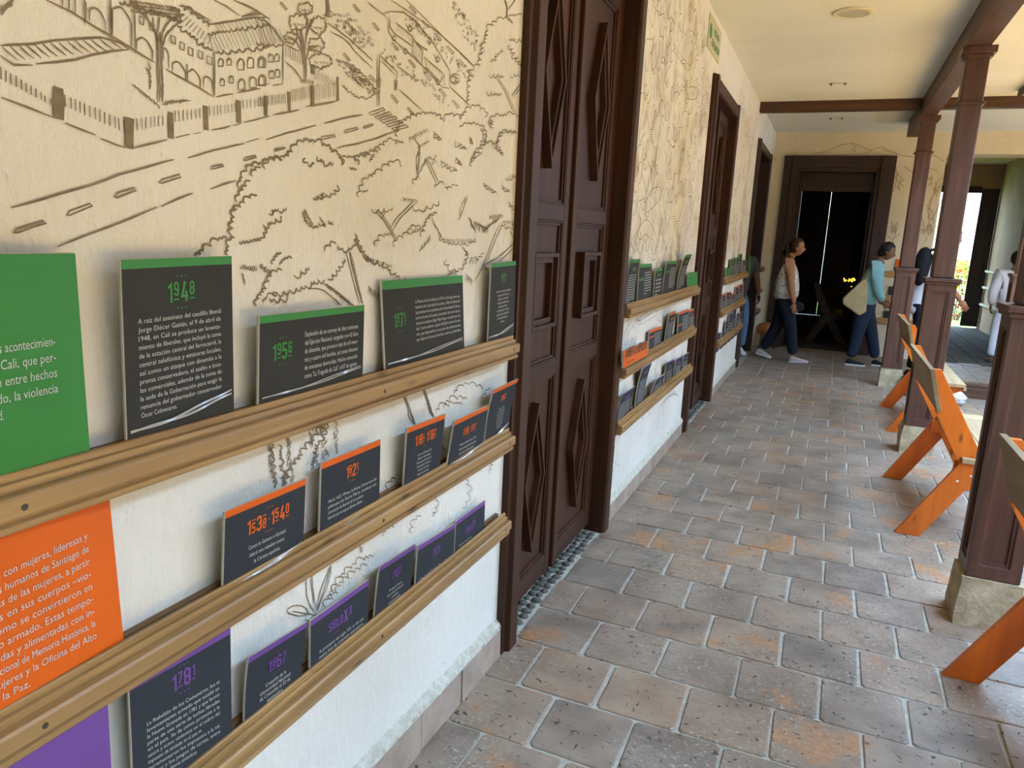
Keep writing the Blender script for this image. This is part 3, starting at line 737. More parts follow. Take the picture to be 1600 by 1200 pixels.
# traffic gantry and crossing
L(B_, (577, 250), (575, 500), w=.005); L(B_, (567, 255), (565, 495), w=.003); L(B_, (577, 260), (660, 340), (655, 420), w=.004); L(B_, (585, 285), (650, 350), w=.003)
for x, y in ((575, 375), (652, 385)):
    for k in range(3): L(B_, *[(x+7*cos(t*pi/3), y+k*15+6*sin(t*pi/3)) for t in range(7)], w=.003)
for i in range(5):
    x, y = 525+i*27, 530+i*18; L(B_, (x, y), (x+70, y-25+i*2), (x+80, y-15+i*2), (x+15, y+10), (x, y), w=.0036)
# grass and bushes of the avenue
for i in range(60):
    t = i/60; x = 370+140*t+random.uniform(-30, 50); y = 80+130*t+random.uniform(-30, 30); tuft(B_, [(x, y), (x+8, y)], 2, 16, 80, .003)
for i in range(70):
    t = random.random(); x = 380+160*t+random.uniform(-10, 50); y = 300+140*t+random.uniform(-15, 15); tuft(B_, [(x, y), (x+6, y)], 2, 13, 60, .003)
scal(B_, [(370, 285), (450, 310), (520, 380), (555, 430), (530, 455), (470, 450), (400, 395)], 14, 1, .003)
for i in range(70):
    t = random.random(); x = 700+280*t+random.uniform(-10, 30); y = 90+260*t+random.uniform(-15, 15); tuft(B_, [(x, y), (x+4, y)], 2, 12, 100, .0028)
for i in range(60):
    t = random.random(); x = 920+110*t+random.uniform(-20, 40); y = 10+230*t+random.uniform(-20, 20); tuft(B_, [(x, y), (x+4, y)], 2, 13, 100, .0028)
for i in range(50):
    t = random.random(); x = 580+300*t+random.uniform(-10, 20); y = 250+230*t+random.uniform(-30, 20); tuft(B_, [(x, y), (x+4, y)], 2, 12, 100, .0026)
# --- tree masses at right top
scal(B_, [(995, 490), (1000, 400), (1005, 340), (1050, 300), (1060, 230), (1080, 170), (1085, 140), (1120, 105), (1165, 85), (1200, 110)], 20, 1, .0038)
scal(B_, [(1185, 95), (1210, 70), (1250, 85), (1262, 105)], 18, 1, .0038); curve(B_, [(1165, 0), (1175, 40), (1172, 85)], .008); curve(B_, [(1180, 45), (1215, 0)], .004); curve(B_, [(1250, 20), (1255, 80)], .005)
for pts in ([(1095, 285), (1150, 230)], [(1190, 210), (1245, 310)], [(1080, 430), (1150, 440)], [(1090, 345), (1160, 355)], [(1185, 345), (1245, 345)], [(1185, 180), (1245, 185)], [(1105, 560), (1110, 600)]): scal(B_, pts, 15, -1, .0036, .8)
for dx in (0, 10): curve(B_, [(1125+dx, 365), (1165+dx, 430), (1190+dx, 490), (1208+dx, 535)], .0034); 
curve(B_, [(1250, 380), (1195, 450)], .004); curve(B_, [(1243, 405), (1200, 460)], .003)
scal(B_, [(660, 640), (665, 600), (700, 565), (770, 535), (830, 535), (880, 570)], 20, 1, .0042); scal(B_, [(885, 560), (900, 535), (960, 560)], 20, 1, .0042)
scal(B_, [(960, 555), (985, 520), (1020, 495), (1070, 520), (1075, 550)], 20, 1, .0042); scal(B_, [(955, 600), (985, 580), (1050, 590), (1080, 640), (1050, 665)], 18, 1, .004)
scal(B_, [(1100, 600), (1110, 545), (1160, 545), (1200, 535), (1240, 560)], 18, 1, .004); scal(B_, [(1130, 680), (1150, 620), (1215, 620)], 18, 1, .004); scal(B_, [(1010, 760), (1030, 710), (1085, 670), (1130, 680), (1150, 730)], 18, 1, .004)
# --- big left crown
scal(C_, [(60, 860), (90, 840), (150, 790), (200, 760), (270, 735)], 36, 1, .005); scal(C_, [(275, 850), (280, 790), (300, 745), (320, 735)], 30, 1, .005); scal(C_, [(300, 715), (305, 650), (320, 590), (335, 545)], 34, 1, .005)
scal(C_, [(322, 560), (370, 510), (410, 490), (430, 460), (475, 455)], 34, 1, .005); scal(C_, [(340, 495), (360, 440), (390, 400), (425, 355)], 32, 1, .0048); scal(C_, [(362, 405), (370, 340), (400, 290), (440, 250), (500, 240)], 32, 1, .005)
scal(C_, [(440, 325), (460, 280), (495, 262)], 28, 1, .0045); scal(C_, [(512, 245), (540, 215), (600, 205), (660, 200), (690, 180), (730, 140), (750, 95), (800, 95), (850, 95), (890, 110), (960, 125), (975, 155)], 33, 1, .005)
scal(C_, [(525, 275), (545, 235), (590, 215), (640, 215)], 28, 1, .0045); scal(C_, [(980, 160), (1015, 175), (1030, 215), (1040, 250)], 28, 1, .005); scal(C_, [(1045, 225), (1080, 195), (1120, 200), (1155, 240)], 28, 1, .0048)
scal(C_, [(1130, 215), (1160, 190), (1210, 190), (1240, 155), (1286, 165)], 28, 1, .0048); scal(C_, [(1095, 260), (1140, 275)], 20, -1, .0045)
for pts in ([(800, 200), (815, 230), (855, 235)], [(880, 190), (930, 225), (985, 235)], [(855, 470), (910, 440), (960, 455), (1015, 385)], [(790, 560), (820, 640), (880, 660)], [(890, 630), (935, 650)], [(960, 620), (985, 645)], [(355, 760), (430, 750), (495, 735), (535, 675)], [(515, 650), (570, 630), (640, 590)], [(550, 575), (590, 545), (620, 540)], [(620, 555), (672, 535)]):
    scal(C_, pts, 24, -1, .0045, .7)
tuft(C_, [(795, 560), (840, 640)], 8, 36, 65, .004); tuft(C_, [(860, 480), (920, 440)], 6, 24, 40, .004); tuft(C_, [(895, 610), (930, 650)], 4, 34, 80, .004)
# lower small bushes
tuft(C_, [(370, 930), (465, 945)], 8, 34, 105, .0045); tuft(C_, [(375, 980), (390, 1040)], 5, 24, 80, .0045); tuft(C_, [(495, 920), (560, 970)], 7, 36, 120, .0045)
scal(C_, [(470, 1190), (480, 1140), (530, 1080), (545, 1020), (590, 970), (640, 950)], 28, 1, .0048); scal(C_, [(580, 910), (600, 860), (635, 840)], 30, 1, .0045); scal(C_, [(630, 920), (660, 880), (705, 870)], 28, 1, .0045)
scal(C_, [(515, 1170), (545, 1135), (600, 1105)], 24, 1, .0042); scal(C_, [(580, 1110), (640, 1095), (720, 1080), (800, 1055), (870, 1020), (930, 1020)], 26, -1, .0045, .7); scal(C_, [(950, 1010), (1000, 960), (1060, 880)], 24, -1, .0042, .7)
scal(C_, [(720, 985), (770, 965), (820, 935)], 36, -1, .0045, .6); scal(C_, [(560, 1140), (600, 1150), (680, 1125)], 34, -1, .0045, .6)
curve(C_, [(820, 1078), (900, 1080), (970, 1125), (1040, 1190)], .0036); curve(C_, [(930, 1045), (1000, 1090), (1120, 1190)], .0045); tuft(C_, [(935, 1050), (1110, 1185)], 22, 36, 15, .0034)
scal(C_, [(930, 820), (960, 790), (1000, 770)], 32, 1, .0045); scal(C_, [(1020, 790), (1060, 820), (1110, 800), (1135, 710)], 34, -1, .0048, .5)
curve(C_, [(1068, 820), (1100, 940), (1130, 1060), (1165, 1180)], .004); curve(C_, [(1095, 820), (1115, 930), (1145, 1050), (1185, 1180)], .0048); tuft(C_, [(1100, 840), (1178, 1170)], 34, 22, 15, .003)
scal(C_, [(1150, 730), (1180, 800), (1220, 870), (1286, 900)], 28, -1, .005, .6); tuft(C_, [(1220, 1080), (1280, 1130)], 9, 50, 95, .0035)
# --- middle crowns (crop D)
scal(D_, [(0, 230), (40, 225)], 30, 1, .004); scal(D_, [(60, 235), (100, 190), (160, 170), (210, 110), (270, 95), (290, 120), (350, 120)], 38, 1, .0042); scal(D_, [(90, 270), (120, 210)], 28, 1, .004); scal(D_, [(0, 540), (20, 470), (60, 400), (150, 350), (220, 300), (270, 265), (330, 300)], 38, 1, .0042)
scal(D_, [(30, 510), (70, 490)], 20, 1, .0036); scal(D_, [(100, 630), (140, 650), (180, 620), (215, 655), (255, 620)], 34, -1, .004, .6)
curve(D_, [(130, 650), (200, 730), (260, 830), (290, 885)], .0042); curve(D_, [(150, 645), (215, 720), (300, 870)], .0034); curve(D_, [(250, 780), (300, 700), (370, 630), (430, 570)], .0042); curve(D_, [(265, 800), (320, 710), (390, 640), (445, 580)], .0034); curve(D_, [(185, 700), (210, 655)], .003)
tuft(D_, [(350, 560), (440, 570)], 6, 40, 60, .004); scal(D_, [(420, 610), (470, 640), (530, 610), (580, 600), (625, 570)], 40, -1, .0038, .5)
scal(D_, [(135, 925), (150, 880), (180, 850), (250, 835)], 36, 1, .0042); scal(D_, [(280, 930), (290, 880), (330, 860), (390, 830), (400, 790), (440, 770), (485, 790)], 36, 1, .0042); tuft(D_, [(410, 810), (470, 790)], 5, 44, 110, .0036)
scal(D_, [(490, 850), (510, 800), (530, 730), (560, 690), (610, 670)], 36, 1, .0042); tuft(D_, [(480, 940), (555, 860)], 8, 60, 105, .0036); tuft(D_, [(570, 720), (640, 850)], 8, 50, 70, .0036)
scal(D_, [(640, 840), (690, 890), (770, 890), (850, 895), (910, 860)], 22, -1, .0036, .8); tuft(D_, [(670, 880), (900, 880)], 22, 30, 80, .0028)
scal(D_, [(0, 900), (50, 980), (100, 1040), (190, 1040), (250, 1110), (330, 1170), (380, 1180)], 34, -1, .0048, .6); tuft(D_, [(70, 1020), (250, 1080)], 10, 28, 70, .004)
curve(D_, [(430, 75), (480, 150)], .0045); tuft(D_, [(395, 90), (530, 20)], 12, 36, 60, .0036); curve(D_, [(480, 150), (450, 240), (455, 350)], .0036); tuft(D_, [(470, 170), (455, 370)], 12, 60, 100, .003); tuft(D_, [(470, 150), (540, 110)], 5, 30, -45, .0036)
tuft(D_, [(480, 330), (520, 240)], 6, 60, 110, .003); curve(D_, [(515, 240), (560, 330), (605, 430)], .0042); curve(D_, [(530, 235), (575, 320), (625, 425)], .0042); scal(D_, [(535, 225), (605, 215)], 26, -1, .0036, .8); tuft(D_, [(570, 280), (600, 260)], 4, 26, 60, .0034)
scal(D_, [(425, 440), (430, 400), (475, 395)], 34, 1, .0036); scal(D_, [(595, 470), (620, 435), (665, 435)], 26, 1, .0036); scal(D_, [(670, 470), (710, 490), (730, 460), (770, 450)], 28, 1, .0036)
for a, b in (((590, 40), (640, 90)), ((870, 80), (890, 120)), ((975, 440), (1065, 500)), ((1120, 460), (1175, 495)), ((1175, 590), (1220, 635)), ((1150, 400), (1235, 370)), ((645, 270), (760, 330)), ((760, 240), (800, 285)), ((750, 110), (835, 160))):
    tuft(D_, [a, b], 6, 34, 70, .0034); scal(D_, [a, b], 26, -1, .0034, .6)
scal(D_, [(880, 300), (890, 240), (950, 190), (980, 140), (1000, 110), (1060, 130), (1080, 190), (1130, 210)], 30, 1, .0038); scal(D_, [(960, 0), (990, 60), (1000, 110)], 26, -1, .0036); scal(D_, [(1085, 130), (1120, 50), (1150, 30), (1190, 60), (1240, 40)], 28, 1, .0038)
tuft(D_, [(890, 250), (960, 190)], 8, 30, 120, .003); tuft(D_, [(1000, 120), (1080, 160)], 6, 34, 110, .003); curve(D_, [(785, 690), (800, 600), (840, 540)], .003); tuft(D_, [(785, 700), (840, 550)], 9, 60, 105, .0028)
tuft(D_, [(865, 720), (900, 800)], 12, 60, 70, .0032); tuft(D_, [(900, 760), (1000, 800)], 24, 70, 75, .0028); tuft(D_, [(980, 790), (1090, 700)], 26, 60, 115, .0028); tuft(D_, [(1020, 700), (1120, 690)], 14, 40, 80, .003); scal(D_, [(1120, 740), (1180, 780), (1235, 700)], 24, -1, .004, .8); tuft(D_, [(1130, 740), (1225, 740)], 12, 34, 70, .003)
curve(D_, [(1100, 755), (1040, 890), (970, 1080), (900, 1200)], .0042); curve(D_, [(1120, 755), (1060, 890), (1000, 1040)], .0042); curve(D_, [(1000, 1060), (1120, 990), (1225, 880)], .004); curve(D_, [(1090, 1045), (1160, 985), (1228, 910)], .004); curve(D_, [(1180, 800), (1215, 870)], .004); tuft(D_, [(970, 1080), (1000, 1100)], 6, 40, 60, .003); tuft(D_, [(1100, 1000), (1220, 900)], 14, 20, -30, .0026)
curve(D_, [(975, 1070), (1070, 1020)], .004); scal(D_, [(870, 1060), (880, 1010), (930, 1040), (980, 980)], 28, 1, .0034); tuft(D_, [(870, 1030), (920, 1040)], 5, 60, 90, .003)
scal(D_, [(680, 1030), (710, 1090), (760, 1110), (820, 1060), (835, 960)], 38, -1, .0042, .6); curve(D_, [(750, 1110), (755, 1150)], .004); tuft(D_, [(815, 940), (850, 990)], 5, 30, 60, .004); tuft(D_, [(830, 1160), (880, 1200)], 10, 60, 95, .003); curve(D_, [(690, 1150), (740, 1120)], .004)
# --- between the rails (crop E)
for x0 in (120, 215, 330, 380, 440):
    for k in range(10):
        x = x0+random.uniform(-14, 14)+k*2; y = 250+k*24+random.uniform(-10, 10) - (80 if x0 > 300 else 0)
        if x0 > 400 and k > 6: continue
        tuft(E_, [(x, y), (x+6, y+12)], 2, 30, 100, .0042, .5)
scal(E_, [(120, 260), (128, 400), (150, 510)], 22, 1, .005, .6); scal(E_, [(205, 510), (230, 430), (300, 330), (380, 240), (410, 160)], 24, 1, .005, .6); scal(E_, [(330, 420), (350, 320), (410, 190)], 22, -1, .0045, .6); scal(E_, [(175, 300), (180, 420), (200, 500)], 22, 1, .0045, .6)
curve(E_, [(775, 40), (810, 110), (815, 160), (850, 205)], .005); curve(E_, [(885, 0), (900, 60), (935, 160)], .005); tuft(E_, [(790, 50), (840, 190)], 22, 30, 75, .003); tuft(E_, [(880, 10), (930, 160)], 30, 44, 60, .003); curve(E_, [(850, 205), (880, 190)], .004)
scal(E_, [(950, 140), (980, 105), (1040, 70), (1100, 75)], 24, 1, .004); scal(E_, [(985, 120), (1030, 95), (1080, 100)], 20, 1, .0034); scal(E_, [(1040, 45), (1070, 10), (1130, 0), (1180, 25)], 24, 1, .004); scal(E_, [(1180, 70), (1215, 20)], 24, 1, .004); tuft(E_, [(970, 300), (1000, 330)], 5, 20, 60, .0034)
scal(E_, [(705, 560), (715, 490), (745, 465)], 30, 1, .005); scal(E_, [(705, 550), (770, 520)], 30, 1, .004)
for pts in ([(215, 1115), (240, 1095), (290, 1095), (320, 1130), (270, 1143), (225, 1130), (215, 1115)], [(240, 1120), (310, 1132), (350, 1140)], [(360, 1140), (315, 1060), (310, 950), (335, 950), (345, 1040), (360, 1120)], [(330, 960), (345, 1080)], [(360, 1120), (375, 1030), (430, 895), (415, 985), (380, 1070), (362, 1130)], [(365, 1110), (400, 1000), (428, 910)], [(355, 1145), (350, 1180), (300, 1160)]): curve(E_, pts, .0036)
scal(E_, [(400, 1100), (430, 1040), (470, 960), (530, 910), (580, 870), (635, 850)], 26, 1, .0036); scal(E_, [(440, 1060), (480, 985), (560, 920), (610, 895)], 26, 1, .0032); curve(E_, [(570, 790), (580, 830), (585, 800)], .0036)
scal(E_, [(690, 750), (705, 715), (740, 705)], 26, 1, .0034); scal(E_, [(830, 735), (840, 680), (870, 650)], 26, 1, .0034); scal(E_, [(865, 610), (900, 580), (945, 560), (950, 600), (930, 650)], 22, 1, .0034); scal(E_, [(1095, 470), (1105, 520), (1095, 590), (1080, 610)], 26, 1, .0034); scal(E_, [(1215, 440), (1235, 390), (1225, 370)], 26, 1, .003)
L(E_, (300, 640), (322, 700), w=.003)
mural = ink.build('mural_drawing', M['ink'], wall_left)
# --- drawings beyond the first door
ink = Ink(); random.seed(21)
def inside1(y, z): return True
for i in range(820):
    y = random.uniform(3.92, 6.08); z = random.uniform(.25, 3.12)
    dens = .95 if z > 2.0 else (.8 if z > 1.35 else .3)
    if random.random() > dens or (y > 5.65 and z > 2.85): continue
    p = Vector((y, z)); a = random.uniform(0, 2*pi); pts = [p]; turn = random.uniform(-.8, .8)
    for k in range(random.randint(4, 9)):
        a += turn+random.uniform(-.5, .5); p = p+Vector((cos(a), sin(a)*1.15))*random.uniform(.018, .035)
        if not (3.88 < p.x < 6.11 and .16 < p.y < 3.2): break
        pts.append(p)
    ink.line(pts, .0046, .0004)
for i in range(120):
    y = random.uniform(3.95, 6.0); z = random.uniform(1.2, 3.0); a = random.choice((1.3, 1.7, 1.1, 2.0)); l = random.uniform(.06, .22)
    for k in range(random.randint(2, 5)):
        q = Vector((y+k*.022, z+k*.006)); e = q+Vector((cos(a), sin(a)))*l
        if e.x < 6.1 and e.x > 3.9: ink.line([q, q.lerp(e, .5)+Vector((.004, 0)), e], .003)
F = F_
for pts in ([(262, 30), (300, 100), (345, 150)], [(262, 70), (310, 150), (340, 185)], [(262, 72), (262, 30)], [(340, 150), (345, 250)], [(330, 270), (335, 330), (380, 330), (370, 270), (330, 270)], [(405, 310), (440, 450), (470, 460)], [(430, 290), (470, 420)], [(95, 940), (110, 960), (150, 920), (190, 860), (170, 820), (130, 840), (105, 900)], [(75, 740), (100, 830), (110, 950)], [(60, 900), (100, 880)], [(30, 1100), (100, 1000), (150, 1070), (160, 1130)], [(100, 950), (105, 1010)], [(50, 1060), (70, 1110), (100, 1080), (130, 1110)], [(370, 1000), (420, 960)], [(340, 920), (380, 1000), (415, 965)], [(135, 670), (165, 750)], [(125, 690), (150, 770)]): curve(F, pts, .004)
for i in range(9): L(F, (412+i*5, 320+i*14), (450+i*5, 306+i*14), w=.003)
for i in range(8): L(F, (262+i*11, 170+i*8), (266+i*11, 205+i*8), w=.006)
for i in range(14): L(F, (98+i*2, 400+i*13), (112+i*2, 400+i*13), w=.003)
for i in range(6): L(F, (135+i*3, 685+i*14), (158+i*3, 675+i*14), w=.003)
for i in range(8): L(F, (245+i*3, 985+i*14), (265+i*3, 978+i*14), w=.003)
# stairs and pyramids between the rails
G = frame_px(960, 390, 8)
for pts in ([(255, 850), (440, 720), (530, 770), (540, 810), (340, 930), (290, 930), (255, 850)], [(280, 870), (450, 750)], [(300, 900), (500, 780)], [(110, 1100), (160, 980), (230, 880)], [(140, 1110), (200, 1000), (260, 900)], [(540, 870), (590, 920)], [(640, 690), (760, 640)]): L(G, *pts, w=.0036)
for i in range(8): L(G, (270+i*26, 860-i*16), (300+i*26, 895-i*16), w=.003)
G = frame_px(940, 380, 3.75)
for i in range(9): L(G, (340+i*10, 960-i*12), (420+i*4, 840+i*8), w=.0032)
for i in range(7): L(G, (200+i*12, 470-i*6), (215+i*12, 440-i*6), w=.003)
ink.build('mural_drawing', M['ink_pale'], wall_left)
ink = Ink()
for i in range(520):
    y = random.uniform(7.72, 9.85) if i < 420 else random.uniform(11.8, 12.35); z = random.uniform(1.35, 3.1)
    p = Vector((y, z)); a = random.uniform(0, 2*pi); pts = [p]; turn = random.uniform(-.7, .7)
    for k in range(random.randint(3, 7)):
        a += turn; p = p+Vector((cos(a), sin(a)))*random.uniform(.03, .05)
        if not (7.69 < p.x < 9.86 or 11.77 < p.x < 12.38): break
        pts.append(p)
    ink.line(pts, .005, .0004)
ink.build('mural_drawing', M['ink_pale'], wall_left)
class InkE(Ink):
    def place(s, p): return (p.x, 12.4-s.xo, p.y)
    px = None
ink = InkE()
def EW(x, y):
    q = on_plane(1, 12.4, x, y); return Vector((q.x, q.z))
for pts in ([(1270, 240), (1290, 237), (1315, 226), (1332, 224), (1350, 231), (1362, 236)], [(1352, 240), (1365, 233), (1378, 229), (1395, 238), (1410, 243), (1430, 246)], [(1330, 224), (1338, 232)], [(1330, 234), (1338, 238), (1334, 232)], [(1378, 232), (1385, 236), (1390, 238)], [(1440, 252), (1455, 240), (1475, 252)], [(1445, 258), (1465, 268)],
            [(1452, 350), (1450, 330), (1460, 300), (1463, 285)], [(1455, 345), (1470, 315), (1480, 300)], [(1445, 355), (1440, 340)], [(1392, 395), (1396, 375), (1402, 355)], [(1396, 375), (1386, 368)], [(1397, 372), (1406, 366)], [(1400, 362), (1393, 352)], [(1412, 260), (1420, 266), (1430, 272)], [(1395, 300), (1402, 280), (1400, 262)], [(1402, 282), (1412, 292)], [(1206, 240), (1212, 250)]):
    ink.line([EW(*p) for p in pts], .009)
random.seed(4)
for cx, cy_, n, r_ in ((1460, 300, 26, 22), (1458, 340, 30, 22), (1398, 360, 14, 9), (1402, 285, 16, 14), (1448, 370, 20, 16)):
    for i in range(n):
        x = cx+random.uniform(-r_*.5, r_*.5); y = cy_+random.uniform(-r_, r_); a = random.uniform(-2.2, -.8)
        l = random.uniform(5, 9); p0 = (x, y); p1 = (x+cos(a)*l*.5+1.3, y+sin(a)*l*.5); p2 = (x+cos(a)*l, y+sin(a)*l); p3 = (x+cos(a)*l*.5-1.3, y+sin(a)*l*.5)
        q = EW(*p0)
        if 1.72 < q.x < 2.3: ink.line([EW(*p) for p in (p0, p1, p2, p3, p0)], .007)
ink.build('mural_drawing', M['ink_pale'], wall_end)

# ================================================================ DISPLAY RAILS
def display_rail(ya, yb, z, label, group, dark=False):
    root = empty('display_rail', (0, (ya+yb)/2, z), label, 'rail', group)
    MB().prism([(0.001, z), (.014, z), (.014, z+.068), (.001, z+.068)], 1, ya, yb).build('back_strip', M['rail_back'], root, bevel=.0015)
    MB().box(.014, ya, z, .034, yb, z+.022).build('tray_floor', M['rail_back'], root)
    prof = [(.034, z), (.061, z), (.062, z+.003), (.062, z+.010), (.056, z+.013), (.056, z+.016), (.066, z+.019), (.068, z+.023), (.068, z+.046), (.064, z+.051), (.056, z+.052), (.054, z+.048), (.051, z+.048), (.050, z+.062), (.046, z+.064), (.044, z+.061), (.042, z+.061), (.042, z+.074), (.040, z+.076), (.035, z+.076), (.034, z+.072)]
    MB().prism(prof, 1, ya, yb).build('front_moulding', M['rail'], root, bevel=.0012)
    n = max(2, int((yb-ya)/.75)); 
    for i in range(n+1):
        y = ya+.05+(yb-ya-.1)*i/n+(.08 if 0 < i < n else 0)
        MB().disc((.0665, y, z+.034), .0048, 0, .002, 12).build('screw', M['screw'], root)
    return root
ZR = (1.178, .848, .530)
for z, w_ in zip(ZR, ('top', 'middle', 'bottom')):
    c = {'top': 'green', 'middle': 'orange', 'bottom': 'purple'}[w_]
    display_rail(-.4, 2.318, z+.0, 'nearest varnished pine rail holding %s headed boards, %s of three' % (c, w_), 'pine rails before the first door')
    display_rail(3.855, 6.12, z, 'pine rail between the first and second doors, %s of three' % w_, 'pine rails between the first and second doors')
    display_rail(7.675, 9.865, z, 'pine rail between the second and third doors, %s of three' % w_, 'pine rails between the second and third doors')
    display_rail(11.76, 12.32, z, 'short pine rail past the third doorway near the corner, %s of three' % w_, 'short pine rails in the far corner')
for z, w_ in zip((1.215, .865, .52), ('top', 'middle', 'bottom')):
    root = empty('display_rail', (2.0, 12.4, z), 'pine rail on the end wall right of the dark doorway, %s of three' % w_, 'rail', 'pine rails on the end wall')
    MB().box(1.74, 12.385, z, 2.30, 12.398, z+.07).build('back_strip', M['rail_x'], root)
    MB().box(1.74, 12.365, z, 2.30, 12.385, z+.022).build('tray_floor', M['rail_x'], root)
    MB().box(1.74, 12.335, z, 2.30, 12.365, z+.07).build('front_moulding', M['rail_x'], root, bevel=.003)

# ================================================================ BOARDS
def text_mesh(body, bold=-.006):
    cu = bpy.data.curves.new('t', 'FONT'); cu.body = body; cu.size = 1; cu.resolution_u = 2; cu.offset = bold; cu.fill_mode = 'FRONT'
    ob = bpy.data.objects.new('t', cu); COL.objects.link(ob)
    dg = bpy.context.evaluated_depsgraph_get(); me = bpy.data.meshes.new_from_object(ob.evaluated_get(dg))
    v = [(p.co.x, p.co.y) for p in me.vertices]; f = [tuple(p.vertices) for p in me.polygons]
    bpy.data.objects.remove(ob); bpy.data.curves.remove(cu); bpy.data.meshes.remove(me)
    return v, f
_a, _b, _t, _o, _m, _c = .075, .385, .925, .075, .5, .09
_G = {'0': [[(_a,_o+_c),(_a,_t-_c),(_a+_c,_t),(_b-_c,_t),(_b,_t-_c),(_b,_o+_c),(_b-_c,_o),(_a+_c,_o),(_a,_o+_c)]],
 '1': [[(.03,.72),(.22,.90),(.22,0)]],
 '2': [[(_a,.70),(_a,_t-_c),(_a+_c,_t),(_b-_c,_t),(_b,_t-_c),(_b,.62),(_a,.16),(_a,_o),(.45,_o)]],
 '3': [[(_a,.74),(_a,_t-_c),(_a+_c,_t),(_b-_c,_t),(_b,_t-_c),(_b,.60),(_b-_c,.51),(.17,.51)],[(_b-_c,.51),(_b,.42),(_b,_o+_c),(_b-_c,_o),(_a+_c,_o),(_a,_o+_c),(_a,.26)]],
 '4': [[(.26,1.0),(.06,.27),(.46,.27)],[(.33,.52),(.33,0)]],
 '5': [[(.43,_t),(_a,_t),(_a,.54),(_b-_c,.56),(_b,.47),(_b,_o+_c),(_b-_c,_o),(_a+_c,_o),(_a,_o+_c),(_a,.24)]],
 '6': [[(_b,.76),(_b,_t-_c),(_b-_c,_t),(_a+_c,_t),(_a,_t-_c),(_a,_o+_c),(_a+_c,_o),(_b-_c,_o),(_b,_o+_c),(_b,.47),(_b-_c,.56),(_a,.56)]],
 '7': [[(.03,_t),(_b,_t),(_b,.84),(.17,0)]],
 '8': [[(_a,_o+_c),(_a,.42),(_a+_c,.51),(_b-_c,.51),(_b,.42),(_b,_o+_c),(_b-_c,_o),(_a+_c,_o),(_a,_o+_c)],[(_a,.60),(_a,_t-_c),(_a+_c,_t),(_b-_c,_t),(_b,_t-_c),(_b,.60),(_b-_c,.51),(_a+_c,.51),(_a,.60)]],
 '9': [[(_a,.24),(_a,_o+_c),(_a+_c,_o),(_b-_c,_o),(_b,_o+_c),(_b,_t-_c),(_b-_c,_t),(_a+_c,_t),(_a,_t-_c),(_a,.53),(_a+_c,.44),(_b,.44)]],
 'X': [[(.04,0),(.42,1)],[(.04,1),(.42,0)]], 'A': [[(.05,0),(.23,.93),(.41,0)],[(.12,.26),(.34,.26)]],
 'Ñ': [[(_a,0),(_a,1)],[(_a,.95),(_b,.05)],[(_b,0),(_b,1)],[(.12,1.14),(.34,1.14)]],
 'S': [[(_b,.72),(_b,_t-_c),(_b-_c,_t),(_a+_c,_t),(_a,_t-_c),(_a,.62),(_b,.40),(_b,_o+_c),(_b-_c,_o),(_a+_c,_o),(_a,_o+_c),(_a,.28)]],
 'I': [[(.10,0),(.10,1)]], 'L': [[(_a,1),(_a,_o),(_b,_o)]],
 'G': [[(_b,.70),(_b,_t-_c),(_b-_c,_t),(_a+_c,_t),(_a,_t-_c),(_a,_o+_c),(_a+_c,_o),(_b-_c,_o),(_b,_o+_c),(_b,.46),(.24,.46)]]}
_G['O'] = _G['0']
def glyphs_mesh(t, s_=.145):
    # stencil-like condensed capitals and numerals drawn with a broad stroke; cap height 1
    V = []; F = []; x = 0
    for ch in t:
        if ch == ' ': x += .3; continue
        mx = 0
        for pl in _G[ch]:
            p = [Vector(q) for q in pl]; n = len(p); closed = (p[0]-p[-1]).length < 1e-6; o = len(V)
            for i in range(n):
                d0 = (p[i]-p[i-1]).normalized() if i > 0 else ((p[0]-p[-2]).normalized() if closed else None)
                d1 = (p[i+1]-p[i]).normalized() if i < n-1 else ((p[1]-p[0]).normalized() if closed else None)
                if d0 is None: d0 = d1
                if d1 is None: d1 = d0
                tdir = (d0+d1); tdir = tdir.normalized() if tdir.length > 1e-3 else d0
                nr = Vector((-tdir.y, tdir.x)); k = min(1.7, 1/max(.3, nr.dot(Vector((-d0.y, d0.x)))))
                for sg in (1, -1):
                    q = p[i]+nr*sg*k*s_/2; V.append((q.x+x, q.y)); mx = max(mx, q.x)
            for i in range(n-1): F.append((o+2*i, o+2*i+1, o+2*i+3, o+2*i+2))
        x += mx+.10
    return V, F
